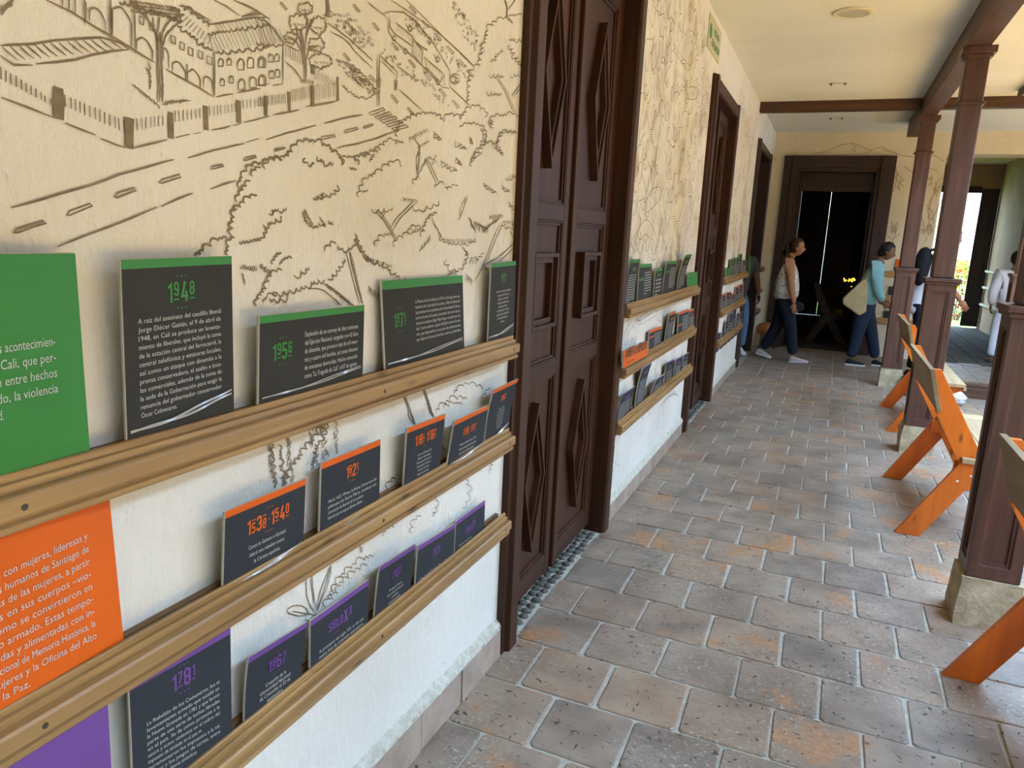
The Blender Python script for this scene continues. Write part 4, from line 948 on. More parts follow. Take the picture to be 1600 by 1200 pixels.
class Board:
    """thin printed board leaning in a rail; four measured corners, optional warp"""
    def __init__(s, px, label, group, bow=0.0, xb=.027, z_drop=.050, th=.0042, xmin=.004, gap=0.0):
        (tl, tr, bl, br) = px
        B0 = on_plane(0, xb+.006, *bl); B1 = on_plane(0, xb+.006, *br)
        T0 = on_plane(1, B0.y, *tl); T1 = on_plane(1, B1.y, *tr)
        zmax = .846 if B0.z < .72 else (1.176 if B0.z < 1.05 else 9)
        for T in (T0, T1):
            T.x = max(xmin+th+.001, min(T.x, .16))
            if xmin < .06: T.z = min(T.z, zmax)
        for Bq, T in ((B0, T0), (B1, T1)):
            d = (Bq-T).normalized(); k = z_drop/abs(d.z); Bq += d*k
            Bq.x = xb+.006
        s.c = (B0, B1, T0, T1); s.w = (B1-B0).length; s.h = ((T0-B0).length+(T1-B1).length)/2; s.bow = bow; s.th = th
        s.n = (B1-B0).cross(T0-B0).normalized()
        if s.n.x < 0: s.n = -s.n
        s.root = empty('display_board', (B0+B1)/2, label, 'board', group)
        s.vd = z_drop/s.h
    def P(s, u, v, off=0.0):
        B0, B1, T0, T1 = s.c
        p = (B0.lerp(B1, u)).lerp(T0.lerp(T1, u), v)
        return p+s.n*(off - s.bow*4*v*(1-v)*1.0)
    def sheet(s, name, mat, u0, u1, v0, v1, off, nu=4, nv=20, th=None, parent=None):
        mb = MB(); vs = []; 
        for j in range(nv+1):
            for i in range(nu+1): vs.append(s.P(u0+(u1-u0)*i/nu, v0+(v1-v0)*j/nv, off))
        k = len(vs); W = nu+1
        fs = [(j*W+i, j*W+i+1, (j+1)*W+i+1, (j+1)*W+i) for j in range(nv) for i in range(nu)]
        if th:
            for j in range(nv+1):
                for i in range(nu+1): vs.append(s.P(u0+(u1-u0)*i/nu, v0+(v1-v0)*j/nv, off-th))
            fs += [tuple(q+k for q in f[::-1]) for f in fs[:]]
            for i in range(nu):
                fs.append((i, i+k, i+1+k, i+1)); a = nv*W+i; fs.append((a, a+1, a+1+k, a+k))
            for j in range(nv):
                a = j*W; fs.append((a, a+W, a+W+k, a+k)); a = j*W+nu; fs.append((a, a+k, a+W+k, a+W))
        mb.add(vs, fs); return mb.build(name, mat, parent or s.root, smooth=False)
    def put(s, acc, v, f, off=.0016):
        if s.bow: off = .0030
        # v already in u,v fractions
        acc.add([s.P(a, b, off) for a, b in v], f)
def lines_into(bd, acc, box, lines, justify='J', size=None, sx=.8, bold=-.006, lh=None):
    u0, u1, v0, v1 = box; n = len(lines); lhv = lh or (v1-v0)/n      # v1 top
    hm = lhv*bd.h; sz = size or hm*.84
    for k, t in enumerate(lines):
        if not t: continue
        tail = t[0] == '<'; t = t.lstrip('<')
        mv, mf = text_mesh(t, bold)
        if not mv: continue
        xs = [p[0] for p in mv]; w0 = max(xs)-min(xs); nat = w0*sz*sx; full = (u1-u0)*bd.w
        last = t.endswith('|')
        if justify == 'J' and nat > full*.72 or nat > full: kx = full/w0
        else: kx = sz*sx
        wid = w0*kx
        if tail: wid = full*.60; kx = wid/w0
        x0 = u0*bd.w
        if justify == 'C': x0 += (full-wid)/2
        if justify == 'R' and not tail: x0 += full-wid
        yb = v1*bd.h-hm*(k+.78)
        vv = [((x0+(p[0]-min(xs))*kx)/bd.w, (yb+p[1]*sz)/bd.h) for p in mv]
        bd.put(acc, vv, mf)
def bars_into(bd, acc, box, n, seed=0, align='J'):
    rnd = random.Random(seed); u0, u1, v0, v1 = box; lh = (v1-v0)/n
    for k in range(n):
        ua = u0; ue = u1 if k < n-1 else u0+(u1-u0)*rnd.uniform(.35, .8)
        va = v1-lh*(k+.80); vb = va+lh*.33
        u = ua
        while u < ue-.02:
            w = min(rnd.uniform(.06, .2), ue-u)
            acc.add([bd.P(u, va, .0016), bd.P(u+w, va, .0016), bd.P(u+w, vb, .0016), bd.P(u, vb, .0016)], [(0, 1, 2, 3)]); u += w+.02
def year_into(bd, acc, cu, cv, hh, txt, dots=True, sx=.62):
    """alternating large and small numerals; ^ raised small with underline, _ lowered small with overline"""
    items = []; i = 0; x = 0
    while i < len(txt):
        md = ''
        if txt[i] in '^_': md = txt[i]; i += 1
        ch = txt[i]; i += 1
        if ch == ' ': x += hh*.28; continue
        if ch == '·':
            items.append(('dot', x+hh*.12)); x += hh*.34; continue
        mv, mf = glyphs_mesh(ch); xs = [p[0] for p in mv]; ys = [0, 1]
        hg = 1; th = hh*(.70 if md else 1.0); k = th/hg; kx = k*1.0
        base = hh*.30 if md == '^' else 0
        w = (max(xs)-min(xs))*kx
        items.append(('g', x, base, [((p[0]-min(xs))*kx, (p[1]-min(ys))*k) for p in mv], mf, w, md)); x += w+hh*.09
    tot = x; x0 = cu*bd.w-tot/2; y0 = cv*bd.h-hh/2
    def rectm(a, b, c, d): bd.put(acc, [((a)/bd.w, c/bd.h), (b/bd.w, c/bd.h), (b/bd.w, d/bd.h), (a/bd.w, d/bd.h)], [(0, 1, 2, 3)])
    for it in items:
        if it[0] == 'dot': rectm(x0+it[1], x0+it[1]+hh*.1, y0+hh*.45, y0+hh*.55); continue
        _, x, base, mv, mf, w, md = it
        bd.put(acc, [((x0+x+p[0])/bd.w, (y0+base+p[1])/bd.h) for p in mv], mf)
        if md == '^': rectm(x0+x, x0+x+w, y0+hh*.10, y0+hh*.17)
        if md == '_': rectm(x0+x, x0+x+w, y0+hh*.84, y0+hh*.91)
    if dots:
        for yy in (y0+hh*1.28, y0-hh*.30):
            for k in (-1, 0, 1):
                cx = cu*bd.w+k*hh*.26; rr = hh*.045
                bd.put(acc, [((cx+rr*cos(t*pi/3))/bd.w, (yy+rr*sin(t*pi/3))/bd.h) for t in range(6)], [(0, 1, 2, 3, 4, 5)])
def film(bd, side=1):
    # curled clear laminate film lifting at the board's foot
    for k in range(2):
        mb = MB(); pts = []
        v0 = bd.vd+.02
        for i in range(13):
            t = i/12; v = v0+(.05+.03*k)*(t if side > 0 else 1-t)**1.6+.006*sin(t*9+k*2)
            pts.append((.03+.94*t, v, .002+.006*sin(pi*t)))
        vs = []
        for u, v, o in pts: vs += [bd.P(u, v, o), bd.P(u, v+.010, o*.6+.001)]
        mb.add(vs, [(2*i, 2*i+2, 2*i+3, 2*i+1) for i in range(12)]); mb.build('curled_film', M['film'], bd.root, smooth=True)
HDR = {'g': M['green'], 'o': M['orangep'], 'p': M['purple']}
def board(px, col, label, group, year=None, side=False, body=None, just='C', ybox=None, bow=0.0, hdr=.014, face='face', yh=.03, ycu=.5, ycv=.8, box=(.13, .87, .1, .68), fl=1, bsize=None, bars=0, seed=0, **kw):
    bd = Board(px, label, group, bow, **kw)
    hv = hdr/bd.h if hdr < .5 else 0
    q = lambda v: (v*(bd.h-.022)+.022)/bd.h
    box = (box[0], box[1], q(box[2]), q(box[3])); ycv = q(ycv)
    bd.sheet('panel', M['board_edge'], 0, 1, 0, 1, 0, th=bd.th)
    bd.sheet('printed_face', M[face], .008, 1, 0, 1-hv, .0007)
    bd.sheet('header_band', HDR[col], .008, 1, 1-hv, 1, .0008, nv=1)
    if year:
        acc = MB(); year_into(bd, acc, ycu, ycv, yh, year); acc.build('year_lettering', HDR[col], bd.root)
    if body:
        acc = MB(); lines_into(bd, acc, box, body, just, bsize); acc.build('text_lettering', M['white_ink'], bd.root)
    if bars:
        acc = MB(); bars_into(bd, acc, box, bars, seed); acc.build('text_lettering', M['grey_ink'], bd.root)
        acc = MB()
        for i in range(4):
            u = ycu-.16+i*.09; bd.put(acc, [(u, ycv-.035), (u+.06, ycv-.035), (u+.06, ycv+.035), (u, ycv+.035)], [(0, 1, 2, 3)])
        acc.build('year_lettering', HDR[col], bd.root)
    if fl: film(bd, fl)
    return bd
GN, GO, GP = 'charcoal boards on the near top rail', 'charcoal boards on the near middle rail', 'charcoal boards on the near bottom rail'
board(((187, 406), (361.5, 400), (196, 686), (364.5, 633)), 'g', 'tall charcoal board with green header reading 1948', GN, '1^94^8', body=[
 'A raíz del asesinato del caudillo liberal', 'Jorge Eliécer Gaitán, el 9 de abril de', '1948, en Cali se produce un levanta-', 'miento de liberales, que incluyó la toma', 'de la estación central del ferrocarril, la', 'central telefónica y emisoras locales,', 'así como un ataque con dinamita a la', 'prensa conservadora, el asalto a loca-', 'les comerciales, además de la toma de', 'la sede de la Gobernación para exigir la', 'renuncia del gobernador conservador', 'Óscar Colmenares.'], just='J', box=(.12, .87, .17, .71), yh=.033, ycv=.82)
board(((404, 494.5), (569, 476.5), (401, 629), (565.6, 582.5)), 'g', 'wide charcoal board with green header reading 1956', GN, '1^95^6', body=[
 'Explosión de un convoy de diez camiones', 'del Ejército Nacional, cargados con 42 kilos', 'de dinamita, que provocó más de mil muer-', 'tos y cuatro mil heridos, así como decenas', 'de manzanas destruidas. Hecho conocido', 'como "La Tragedia de Cali", el 07 de agosto.'], just='J', box=(.39, .93, .25, .80), yh=.034, ycu=.195, ycv=.62)
board(((595, 439), (722.5, 430), (602.7, 575.4), (726.5, 539.7)), 'g', 'widest charcoal board with green header, 1971 at its left side', GN, '1^97^1', body=[
 'La Masacre del 26 de febrero de 1971 en Cali surge como con-', 'secuencia de la represalia de la policía y el Ejército Nacional a', 'las protestas de los estudiantes de la Universidad del Valle y a', 'la toma de estos del campus universitario. Ese mismo día ase-', 'sinaron al estudiante Edgar Mejía Vargas, conocido como "Ja-', 'lisco", hecho atribuido a agentes del Ejército durante la incur-', 'sión, que desencadenó en una serie de enfrentamientos', 'que dejaron decenas de heridos, muertos y detenidos.'], just='J', box=(.36, .95, .30, .78), yh=.036, ycu=.18, ycv=.58, hdr=.022)
board(((767.5, 411.5), (806, 408), (762, 532), (803, 517)), 'g', 'narrow charcoal board with green header reading 1971 beside the first door', GN, '1^97^1', body=[
 'A raíz de un movimiento estudiantil', 'que propone la reforma a la', 'política en la universidad', 'de Bogotá y manifestaciones', 'nacionales, se decreta', 'toque de queda en la ciudad,', 'que generó en la represión de', 'Cali, dejando detenidos y', 'muertos.'], just='C', box=(.12, .90, .26, .68), yh=.028, ycv=.81)
board(((350.7, 800), (477.3, 747.7), (345, 925), (471.7, 857.3)), 'o', 'charcoal board, orange header reading 1538 to 1540, first right of the big orange board', GO, '1_53_8·1^54^0', body=['Cacica la Gaitana o Guaitipá', 'lideró una rebelión contra', 'la Corona española.'], just='C', box=(.22, .80, .28, .54), yh=.032, ycv=.72, ycu=.52, face='face2', bsize=.012)
board(((501.7, 724.3), (594.3, 686.7), (496.7, 842.7), (591.7, 791.7)), 'o', 'charcoal board with orange header reading 1621', GO, '1^62^1', body=['Hacia 1621 Wiwa, la Reina Cimarrona del', 'palenque de Sierra María, continuó con', 'el proyecto de libertad de los esclavos', 'liderado por su esposo Benkos Bioho.'], just='J', box=(.12, .93, .30, .56), yh=.031, ycv=.77, face='face2')
board(((636, 669.3), (695.7, 646.7), (627.7, 770.7), (684, 740)), 'o', 'upright charcoal board, orange header reading 1781 to 1782, third along the middle rail', GO, '1_78_1·1^78^2', body=['La heroína Manuela Cris', 'Beltrán, india indígena', 'Arhuaca que luchó por el', 'levantamiento contra el', 'virreinato contra la', 'hegemonía colonial.'], just='C', box=(.17, .83, .27, .60), yh=.030, ycv=.78, face='face2', fl=0)
board(((710, 658.3), (762.7, 633.3), (694, 730), (750.7, 698.3)), 'o', 'low charcoal board with orange header reading 1795 to 1817', GO, '1_79_5·1^81^7', body=['Policarpa Salavarrieta La Pola,', 'heroína neogranadina que fue', 'espía de la Independencia.'], just='C', box=(.14, .88, .26, .52), yh=.026, ycv=.70, face='face2')
board(((771.7, 609.3), (810, 591.7), (757.7, 695), (795, 667.3)), 'o', 'warped charcoal board with orange header beside the first door', GO, '1^86^2', body=['Candelaria Obeso,', 'comandante indígena', 'de las comunidades del', 'Cauca que lucharon', 'contra la hegemonía', 'política dominante', 'de Tomás Cipriano', 'de Mosquera.'], just='C', box=(.14, .90, .25, .62), yh=.024, ycv=.78, face='face2', bow=.010)
board(((200, 1070), (359.5, 979.5), (207, 1250), (361.5, 1157.6)), 'p', 'large slate board with purple header reading 1781', GP, '1^78^1', body=[
 'La Rebelión de los Comuneros, fue el', 'levantamiento armado que estalló en', 'la Nueva Granada en 1781 y que formó', 'parte de una serie de luchas libradas', 'en el país. Se da como protesta a la', 'usura y actos violentos en el cobro del', 'impuesto de alcabala; en el que se', 'incrementaron los impuestos a la sal,', 'tabaco y los juegos de cartas, entre', 'otros, de las figuras simbólicas', 'del movimiento fue', 'Manuela Beltrán.'], just='J', box=(.14, .86, .07, .66), yh=.034, ycv=.82, face='face2', fl=0)
board(((387.8, 1027.8), (480, 971.5), (381.8, 1142), (470, 1072)), 'p', 'tilted slate board with purple header reading 1867, left of SIGLO XX', GP, '1^86^7', body=['Creación de la', 'Universidad Nacional', 'de Colombia el 22 de', 'septiembre.'], just='C', box=(.18, .82, .27, .54), yh=.032, ycv=.72, face='face2', fl=0, bow=.006, bsize=.0135)
board(((484.3, 970.8), (575.7, 906), (483.0, 1061.8), (574.3, 988)), 'p', 'slate board with purple header reading SIGLO XX', GP, '', body=['A principios del siglo XX, se da una', 'nueva fase de inversión extranjera,', 'con el ingreso de las multinacionales.'], just='J', box=(.14, .90, .26, .50), face='face2', fl=0)
bq = [o for o in bpy.data.objects if o.type == 'EMPTY' and str(o.get('label', '')).endswith('SIGLO XX')][0]
board(((593.2, 885.7), (649, 850), (582.7, 980.6), (639.8, 932)), 'p', 'narrow slate board with purple header reading 1903', GP, '1^90^3', body=['Pérdida de Panamá.', 'Nueva fase de inversión', 'extranjera', '(multinacionales).'], just='C', box=(.2, .84, .30, .56), yh=.028, ycv=.74, face='face2', fl=0, bow=.004)
board(((652.7, 854), (711.0, 818.2), (646, 928.8), (707.0, 878)), 'p', 'wide short slate board, purple header reading 1920, overlapping the AÑOS 20 board', GP, '1^92^0', body=['', 'Creación del Sindicato Obrero Partido.'], just='J', box=(.1, .9, .30, .52), yh=.027, ycv=.70, face='face2', fl=0)
board(((712, 815), (757.7, 781.8), (708.6, 877), (756.3, 837.8)), 'p', 'slate board with purple header reading AÑOS 20', GP, '', body=['Expansión de las primeras', 'luchas obreras y campesinas', 'en todo el territorio.'], just='J', box=(.14, .86, .22, .46), face='face2', fl=0, xb=.0225)
# worded headings on the two boards that have words instead of years
def heading(lab, parts, cu, cv, hh):
    root = [o for o in bpy.data.objects if o.type == 'EMPTY' and str(o.get('label', '')).endswith(lab)][0]
    bd = BREG[lab]; acc = MB(); x = 0; glyphs = []
    for t, k, base in parts:
        mv, mf = glyphs_mesh(t); xs = [p[0] for p in mv]; s_ = hh*k
        glyphs.append((x, base*hh, [((p[0]-min(xs))*s_, p[1]*s_) for p in mv], mf)); x += (max(xs)-min(xs))*s_+hh*.12
    x0 = cu*bd.w-x/2; y0 = cv*bd.h-hh/2
    for gx, gb, mv, mf in glyphs: bd.put(acc, [((x0+gx+p[0])/bd.w, (y0+gb+p[1])/bd.h) for p in mv], mf)
    for yy, cx0 in ((y0-hh*.35, .3), (y0+hh*1.35, .75)):
        for k in range(3):
            cx = x0+x*cx0+k*hh*.3-hh*.3; rr = hh*.06
            bd.put(acc, [((cx+rr*cos(t*pi/3))/bd.w, (yy+rr*sin(t*pi/3))/bd.h) for t in range(6)], [(0, 1, 2, 3, 4, 5)])
    acc.build('year_lettering', M['purple'], bd.root)
class _R(dict):
    pass
BREG = {}
def rebuild_ref(lab, px, **kw):
    # measured frame of an existing board, reused to print its heading
    tmp = Board(px, 'tmp', None, **kw); r_ = tmp.root
    tmp.root = [o for o in bpy.data.objects if o.type == 'EMPTY' and str(o.get('label', '')).endswith(lab)][0]
    bpy.data.objects.remove(r_); BREG[lab] = tmp
rebuild_ref('SIGLO XX', ((484.3, 970.8), (575.7, 906), (483.0, 1061.8), (574.3, 988)))
heading('SIGLO XX', (('SIGLO', .8, 0), ('X', 1.15, -.1), ('X', .85, .2)), .50, .75, .030)
rebuild_ref('AÑOS 20', ((712, 815), (757.7, 781.8), (708.6, 877), (756.3, 837.8)), xb=.0225)
heading('AÑOS 20', (('AÑOS', .75, 0), ('2', 1.1, -.05), ('0', .85, .15)), .50, .70, .027)

# large solid boards at the left edge
def z_drop_of(kw): return kw.get('z_drop', .05)
def solid(px, col, label, lines, box, just='R', size=.02, ink_='white_ink', group=None, sub=0, th=.006, bold=-.004, seed=1, sx=.8, front=False, **kw):
    bd = Board(px, label, group, 0, th=th, **kw)
    bd.sheet('panel', M['board_edge'], 0, 1, 0, 1, 0, th=bd.th); bd.sheet('printed_face', HDR[col], 0, 1, 0, 1, .0008)
    q = (lambda v: (v*(bd.h-.022)+.022)/bd.h) if z_drop_of(kw) > .03 else (lambda v: v)
    box = (box[0], box[1], q(box[2]), q(box[3]))
    acc = MB(); lines_into(bd, acc, box, lines, just, size, bold=bold, sx=sx)
    if sub: bars_into(bd, acc, (.12, .88, .14, .30), sub, seed)
    acc.build('text_lettering', M[ink_], bd.root); return bd
GB = 'large solid colour introduction boards'
bd = solid(((-230, 398), (117, 396), (-228, 800), (140, 703)), 'g', 'large solid green board with white text at the left edge, top rail', [
 'Línea de tiempo de los acontecimien-', 'tos ocurridos en Cali, que per-', 'miten ver la relación entre hechos', 'del pasado y lo vivido, la violencia', '<y sus memorias en la ciudad.'], (.15, .845, .31, .66), 'R', .019, group=GB, xb=.028, xmin=.008)
bd = solid(((-210, 880), (168.6, 757), (-190, 1235), (197.5, 1033)), 'o', 'large solid orange board with white text at the left edge, middle rail', [
 'Este ejercicio se realizó con mujeres, lideresas y', 'defensoras de derechos humanos de Santiago de', 'Cali y recoge memorias de las mujeres, a partir', 'de huellas marcadas en sus cuerpos –vio-', 'lencias, exilios– y cómo se convirtieron en', 'víctimas del conflicto armado. Estas tempo-', 'ralidades fueron creadas y alimentadas con in-', 'formación del Centro Nacional de Memoria Histórica, la', 'Casa Matria de las Mujeres y la Oficina del Alto', '<Comisionado para la Paz.'], (.06, .86, .21, .86), 'R', .0168, sx=.98, group=GB, xb=.028, xmin=.008)
bd = solid(((-210, 1300), (167.5, 1091), (-195, 1560), (180, 1330)), 'p', 'large solid purple board with white text in the bottom left corner', [
 'Autoras de la investigación: Corpo-', 'ración que trabaja con la mujer,', 'los derechos humanos y la', 'memoria de las víctimas.'], (.1, .84, .25, .80), 'R', .017, group=GB, xb=.028, xmin=.008)

# boards between the first and second door
Z2 = lambda a, b: (940+a/3.75, 380+b/3.75)
sec1 = [
 ('g', 'tall warped charcoal board, first from the first door on the second top rail', [(172, 97), (228, 92), (133, 355), (200, 337)], 12, .01, .8),
 ('g', 'wide charcoal board leaning behind the first one on the second top rail', [(222, 125), (294, 120), (210, 333), (296, 303)], 9, 0, .62),
 ('g', 'smallest narrow charcoal board on the second top rail', [(317, 150), (358, 143), (303, 308), (351, 290)], 5, 0, .78),
 ('g', 'upright charcoal board fourth along the second top rail', [(384, 107), (442, 103), (358, 290), (432, 266)], 11, .004, .7),
 ('g', 'strongly tilted tall charcoal board before the green card', [(495, 70), (530, 65), (447, 265), (487, 252)], 13, .018, .8),
 ('o', 'charcoal board just right of the solid orange card', [(280, 512), (353, 485), (277, 632), (347, 585)], 7, 0, .7),
 ('o', 'narrow leaning charcoal board with red-orange header, middle of the second middle rail', [(402, 410), (437, 395), (372, 583), (415, 552)], 10, .008, .78),
 ('o', 'broad charcoal board with orange header near the second door', [(452, 407), (510, 385), (445, 540), (506, 510)], 9, 0, .5),
 ('o', 'narrow charcoal board with red header touching the second door side', [(514, 393), (547, 378), (511, 508), (544, 488)], 8, 0, .78),
 ('p', 'wide curved slate board, first from the first door on the second bottom rail', [(125, 885), (197, 838), (79, 1082), (178, 985)], 9, .014, .8),
 ('p', 'tall curved slate board, second on the second bottom rail', [(245, 730), (295, 700), (202, 975), (252, 935)], 13, .016, .85),
 ('p', 'low curved slate board, third on the second bottom rail', [(325, 795), (373, 765), (279, 917), (358, 852)], 6, .010, .8),
 ('p', 'slate board with purple numerals, fourth on the second bottom rail', [(381, 700), (428, 680), (366, 850), (412, 812)], 8, .004, .8),
 ('p', 'slate board second from the second door on the bottom rail', [(439, 680), (476, 660), (420, 805), (465, 772)], 7, .004, .8),
 ('p', 'slate board nearest the second door on the bottom rail', [(484, 655), (512, 637), (470, 770), (496, 746)], 6, 0, .8)]
for i, (c, lab, q, nb, bow, ycv) in enumerate(sec1):
    px = tuple(Z2(*p) for p in q); side = ycv < .72 and c != 'p'
    board(px, c, lab, 'boards between the first and second doors', bow=bow, hdr=.018 if c != 'p' else .008, bars=nb, seed=i, fl=0, ycu=.2 if side else .5, ycv=ycv, box=(.42, .92, .2, .82) if side else (.14, .88, .1, .70), face='face' if c == 'g' else 'face2', th=.006)
solid(tuple(Z2(*p) for p in ((508, 175), (571, 165), (505, 250), (572, 237))), 'g', 'small solid green card beside the second door', ['1991-2010'], (.15, .85, .45, .8), 'J', .03, 'dark_ink', 'small solid cards on rails', sub=1, bold=.01)
solid(tuple(Z2(*p) for p in ((128, 632), (272, 571), (123, 735), (270, 655))), 'o', 'solid orange card reading ¡AUMENTA LA REPRESIÓN! beside the first door', ['¡AUMENTA LA REPRESIÓN!'], (.07, .93, .42, .88), 'J', .075, 'dark_ink', 'small solid cards on rails', sub=1, bold=.02, xb=.070, z_drop=.0)
# boards between the second and third door
Z3 = lambda a, b: (1080+a/4.615, 360+b/4.615)
def rline(x, rail): return {0: 345-(x-235)*.29, 1: 600-(x-205)*.50, 2: 850-(x-180)*.82}[rail]
sec2 = [('g', 0, [(285, 300, 212), (304, 322, 203), (326, 344, 198), (347, 368, 172), (371, 400, 215)]),
        ('o', 1, [(224, 250, 462), (256, 290, 447), (294, 318, 458), (322, 345, 410), (350, 372, 392), (378, 398, 370)]),
        ('p', 2, [(190, 212, 742), (222, 246, 735), (250, 272, 655), (278, 300, 600), (304, 325, 572), (330, 348, 600), (352, 372, 590)])]
words_ = ['first', 'second', 'third', 'fourth', 'fifth', 'sixth', 'seventh']
for c, rail, items in sec2:
    for i, (xa, xb_, yt) in enumerate(items):
        xo = -14 if rail == 2 else -6
        px = tuple(Z3(*p) for p in ((xa, yt), (xb_, yt-6), (xa+xo, rline(xa+xo, rail)), (xb_+xo, rline(xb_+xo, rail))))
        board(px, c, 'small far charcoal board, %s from the second door on the %s rail' % (words_[i], ('top', 'middle', 'bottom')[rail]), 'boards between the second and third doors', bars=6, seed=40+i+rail*9, fl=0, hdr=.015 if c != 'p' else .006, face='face2', th=.007)
solid(tuple(Z3(*p) for p in ((250, 272), (298, 264), (246, 330), (300, 318))), 'g', 'small solid green card just past the second door', ['2010'], (.2, .8, .4, .8), 'J', .03, 'dark_ink', 'small solid cards on rails', sub=1)
solid(tuple(Z3(*p) for p in ((408, 190), (430, 184), (404, 292), (426, 285))), 'g', 'solid green card at the edge of the third doorway', ['2020'], (.2, .8, .4, .8), 'J', .03, 'dark_ink', 'small solid cards on rails', sub=1)
# boards on the end wall
for nm, x0, x1, z, h, mt, lab in (('display_board', 1.88, 2.02, 1.245, .22, 'orangep', 'small orange board on the end wall behind the person in teal'),
                                  ('display_board', 1.84, 2.04, .895, .17, 'face2', 'dark board on the end wall middle rail'),
                                  ('display_board', 1.82, 2.08, .55, .15, 'face2', 'dark board on the end wall bottom rail'),
                                  ('display_board', 2.10, 2.26, .895, .16, 'face2', 'second dark board on the end wall middle rail, beside the wide opening')):
    root = empty(nm, ((x0+x1)/2, 12.37, z), lab, 'board', 'boards on the end wall')
    MB().box(x0, 12.367, z, x1, 12.374, z+h).build('panel', M['board_edge'], root)
    MB().box(x0, 12.3655, z, x1, 12.367, z+h).build('printed_face', M[mt], root)

# ================================================================ BENCHES
def bench(y0, y1, dx, label, group='orange slatted-leg benches', mats=('orange_b', 'orange', 'raw')):
    MA, MB_, MC = (M[q] for q in mats)
    root = empty('wooden_bench', (1.85+dx, (y0+y1)/2, 0), label, 'bench', group)
    A = [(1.606, .966), (1.636, .966), (2.185, 0), (2.045, 0), (1.785, .44), (1.672, .735)]
    A = [(1.606, .966), (1.642, .966), (2.19, 0), (2.05, 0), (1.640, .735), (1.672, .735)]
    Bq = [(1.534, 0), (1.660, 0), (1.935, .466), (1.800, .466)]
    S = [(1.78, .468), (1.78, .39), (1.98, .375), (2.095, .438), (2.095, .468)]
    t = .028
    for ya, inn in ((y0, 1), (y1, -1)):
        e = lambda k: sorted((ya+inn*t*k, ya+inn*t*(k+1)))
        b0, b1 = e(0); MB().prism([(x+dx, z) for x, z in Bq], 1, b0, b1).build('rear_leg', MA, root, bevel=.002)
        b0, b1 = e(1); MB().prism([(x+dx, z) for x, z in A], 1, b0, b1).build('front_leg', MB_, root, bevel=.002)
        b0, b1 = e(2); MB().prism([(x+dx, z) for x, z in S], 1, b0, b1).build('seat_bracket', MB_, root, bevel=.002)
        if inn == 1:
            for x, z in ((1.86, .40), (1.80, .36)): MB().disc((x+dx, ya-.002, z), .006, 1, .003).build('bolt', M['white_wall'], root)
    MB().prism([(1.580+dx, .968), (1.605+dx, .968), (1.671+dx, .737), (1.646+dx, .737)], 1, y0-.01, y1+.01).build('backrest_board', M['raw_shaded'] if MC is M['raw'] else MC, root, bevel=.002)
    for k in range(2):
        a = 1.805+k*.145
        MB().box(a+dx, y0-.015, .468, a+.141+dx, y1+.015, .495).build('seat_board', MC, root, bevel=.002)
    MB().box(2.075+dx, y0-.015, .442, 2.098+dx, y1+.015, .468).build('seat_edge', MC, root)
    return root
bench(4.57, 5.74, 0, 'orange and raw wood bench between the two nearest posts, large knot on its side')
bench(7.23, 8.40, .105, 'farther orange bench behind the reddish-brown post')
bench(1.87, 3.06, .065, 'nearest orange bench cut off at the right edge')
bi = bench(13.6, 14.7, -.80, 'bench inside the dark end doorway, its shade put in as dark wood', mats=('door_dark', 'door_dark', 'door'))  # dark door wood replaces the orange to paint in the room's shade

# ================================================================ CEILING FITTINGS, SIGN
cl = empty('ceiling_light', (.94, 6.2, H), 'round recessed ceiling light, switched off, nearest of the fittings', 'light')
MB().ring([(.94+.135*cos(t*pi/16), 6.2+.135*sin(t*pi/16)) for t in range(32)], [(.94+.108*cos(t*pi/16), 6.2+.108*sin(t*pi/16)) for t in range(32)], 2, H-.014, H-.0005).build('rim', M['lampring'], cl, bevel=.003)
MB().disc((.94, 6.2, H-.009), .109, 2, .006, 32).build('diffuser', M['lampglass'], cl)
for x, y, lab in ((.85, 8.73, 'small rectangular ceiling fitting before the cross beam'), (.84, 11.0, 'small rectangular ceiling fitting beyond the cross beam')):
    c = empty('ceiling_fitting', (x, y, H), lab, 'fitting')
    MB().box(x-.05, y-.04, H-.012, x+.05, y+.04, H-.0005).build('plate', M['lampring'], c, bevel=.003)
    for sx_ in (-.075, .06): MB().box(x+sx_, y-.02, H-.02, x+sx_+.02, y+.02, H-.0005).build('clip', plain('dull_clip', (.12, .12, .1), .5) if sx_ < 0 and y < 9 else bpy.data.materials['dull_clip'], c)
sg = empty('evacuation_sign', (0, 6.04, 2.98), 'pale green-lettered evacuation sign high on the wall before the second door', 'sign')
MB().box(.001, 5.76, 2.975, .007, 6.33, 3.205).build('plate', M['signp'], sg)
acc = MB()
for t, y, z, s_ in (('RUTA DE', 5.99, 3.105, .072), ('EVACUACIÓN', 5.92, 3.02, .072)):
    mv, mf = text_mesh(t, .02); wd = max(p[0] for p in mv)
    kx = (.24 if t == 'RUTA DE' else .36)/wd
    acc.add([(.0082, y+p[0]*kx, z+p[1]*s_) for p in mv], mf)
acc.build('lettering', plain('sign_green', (.05, .22, .08), .5), sg)
MB().disc((.0075, 5.84, 3.10), .052, 0, .001, 20).add([(.0086, 5.86, 3.055), (.0086, 5.86, 3.145), (.0086, 5.79, 3.10)], [(0, 1, 2)]).build('arrow_emblem', bpy.data.materials['sign_green'], sg)

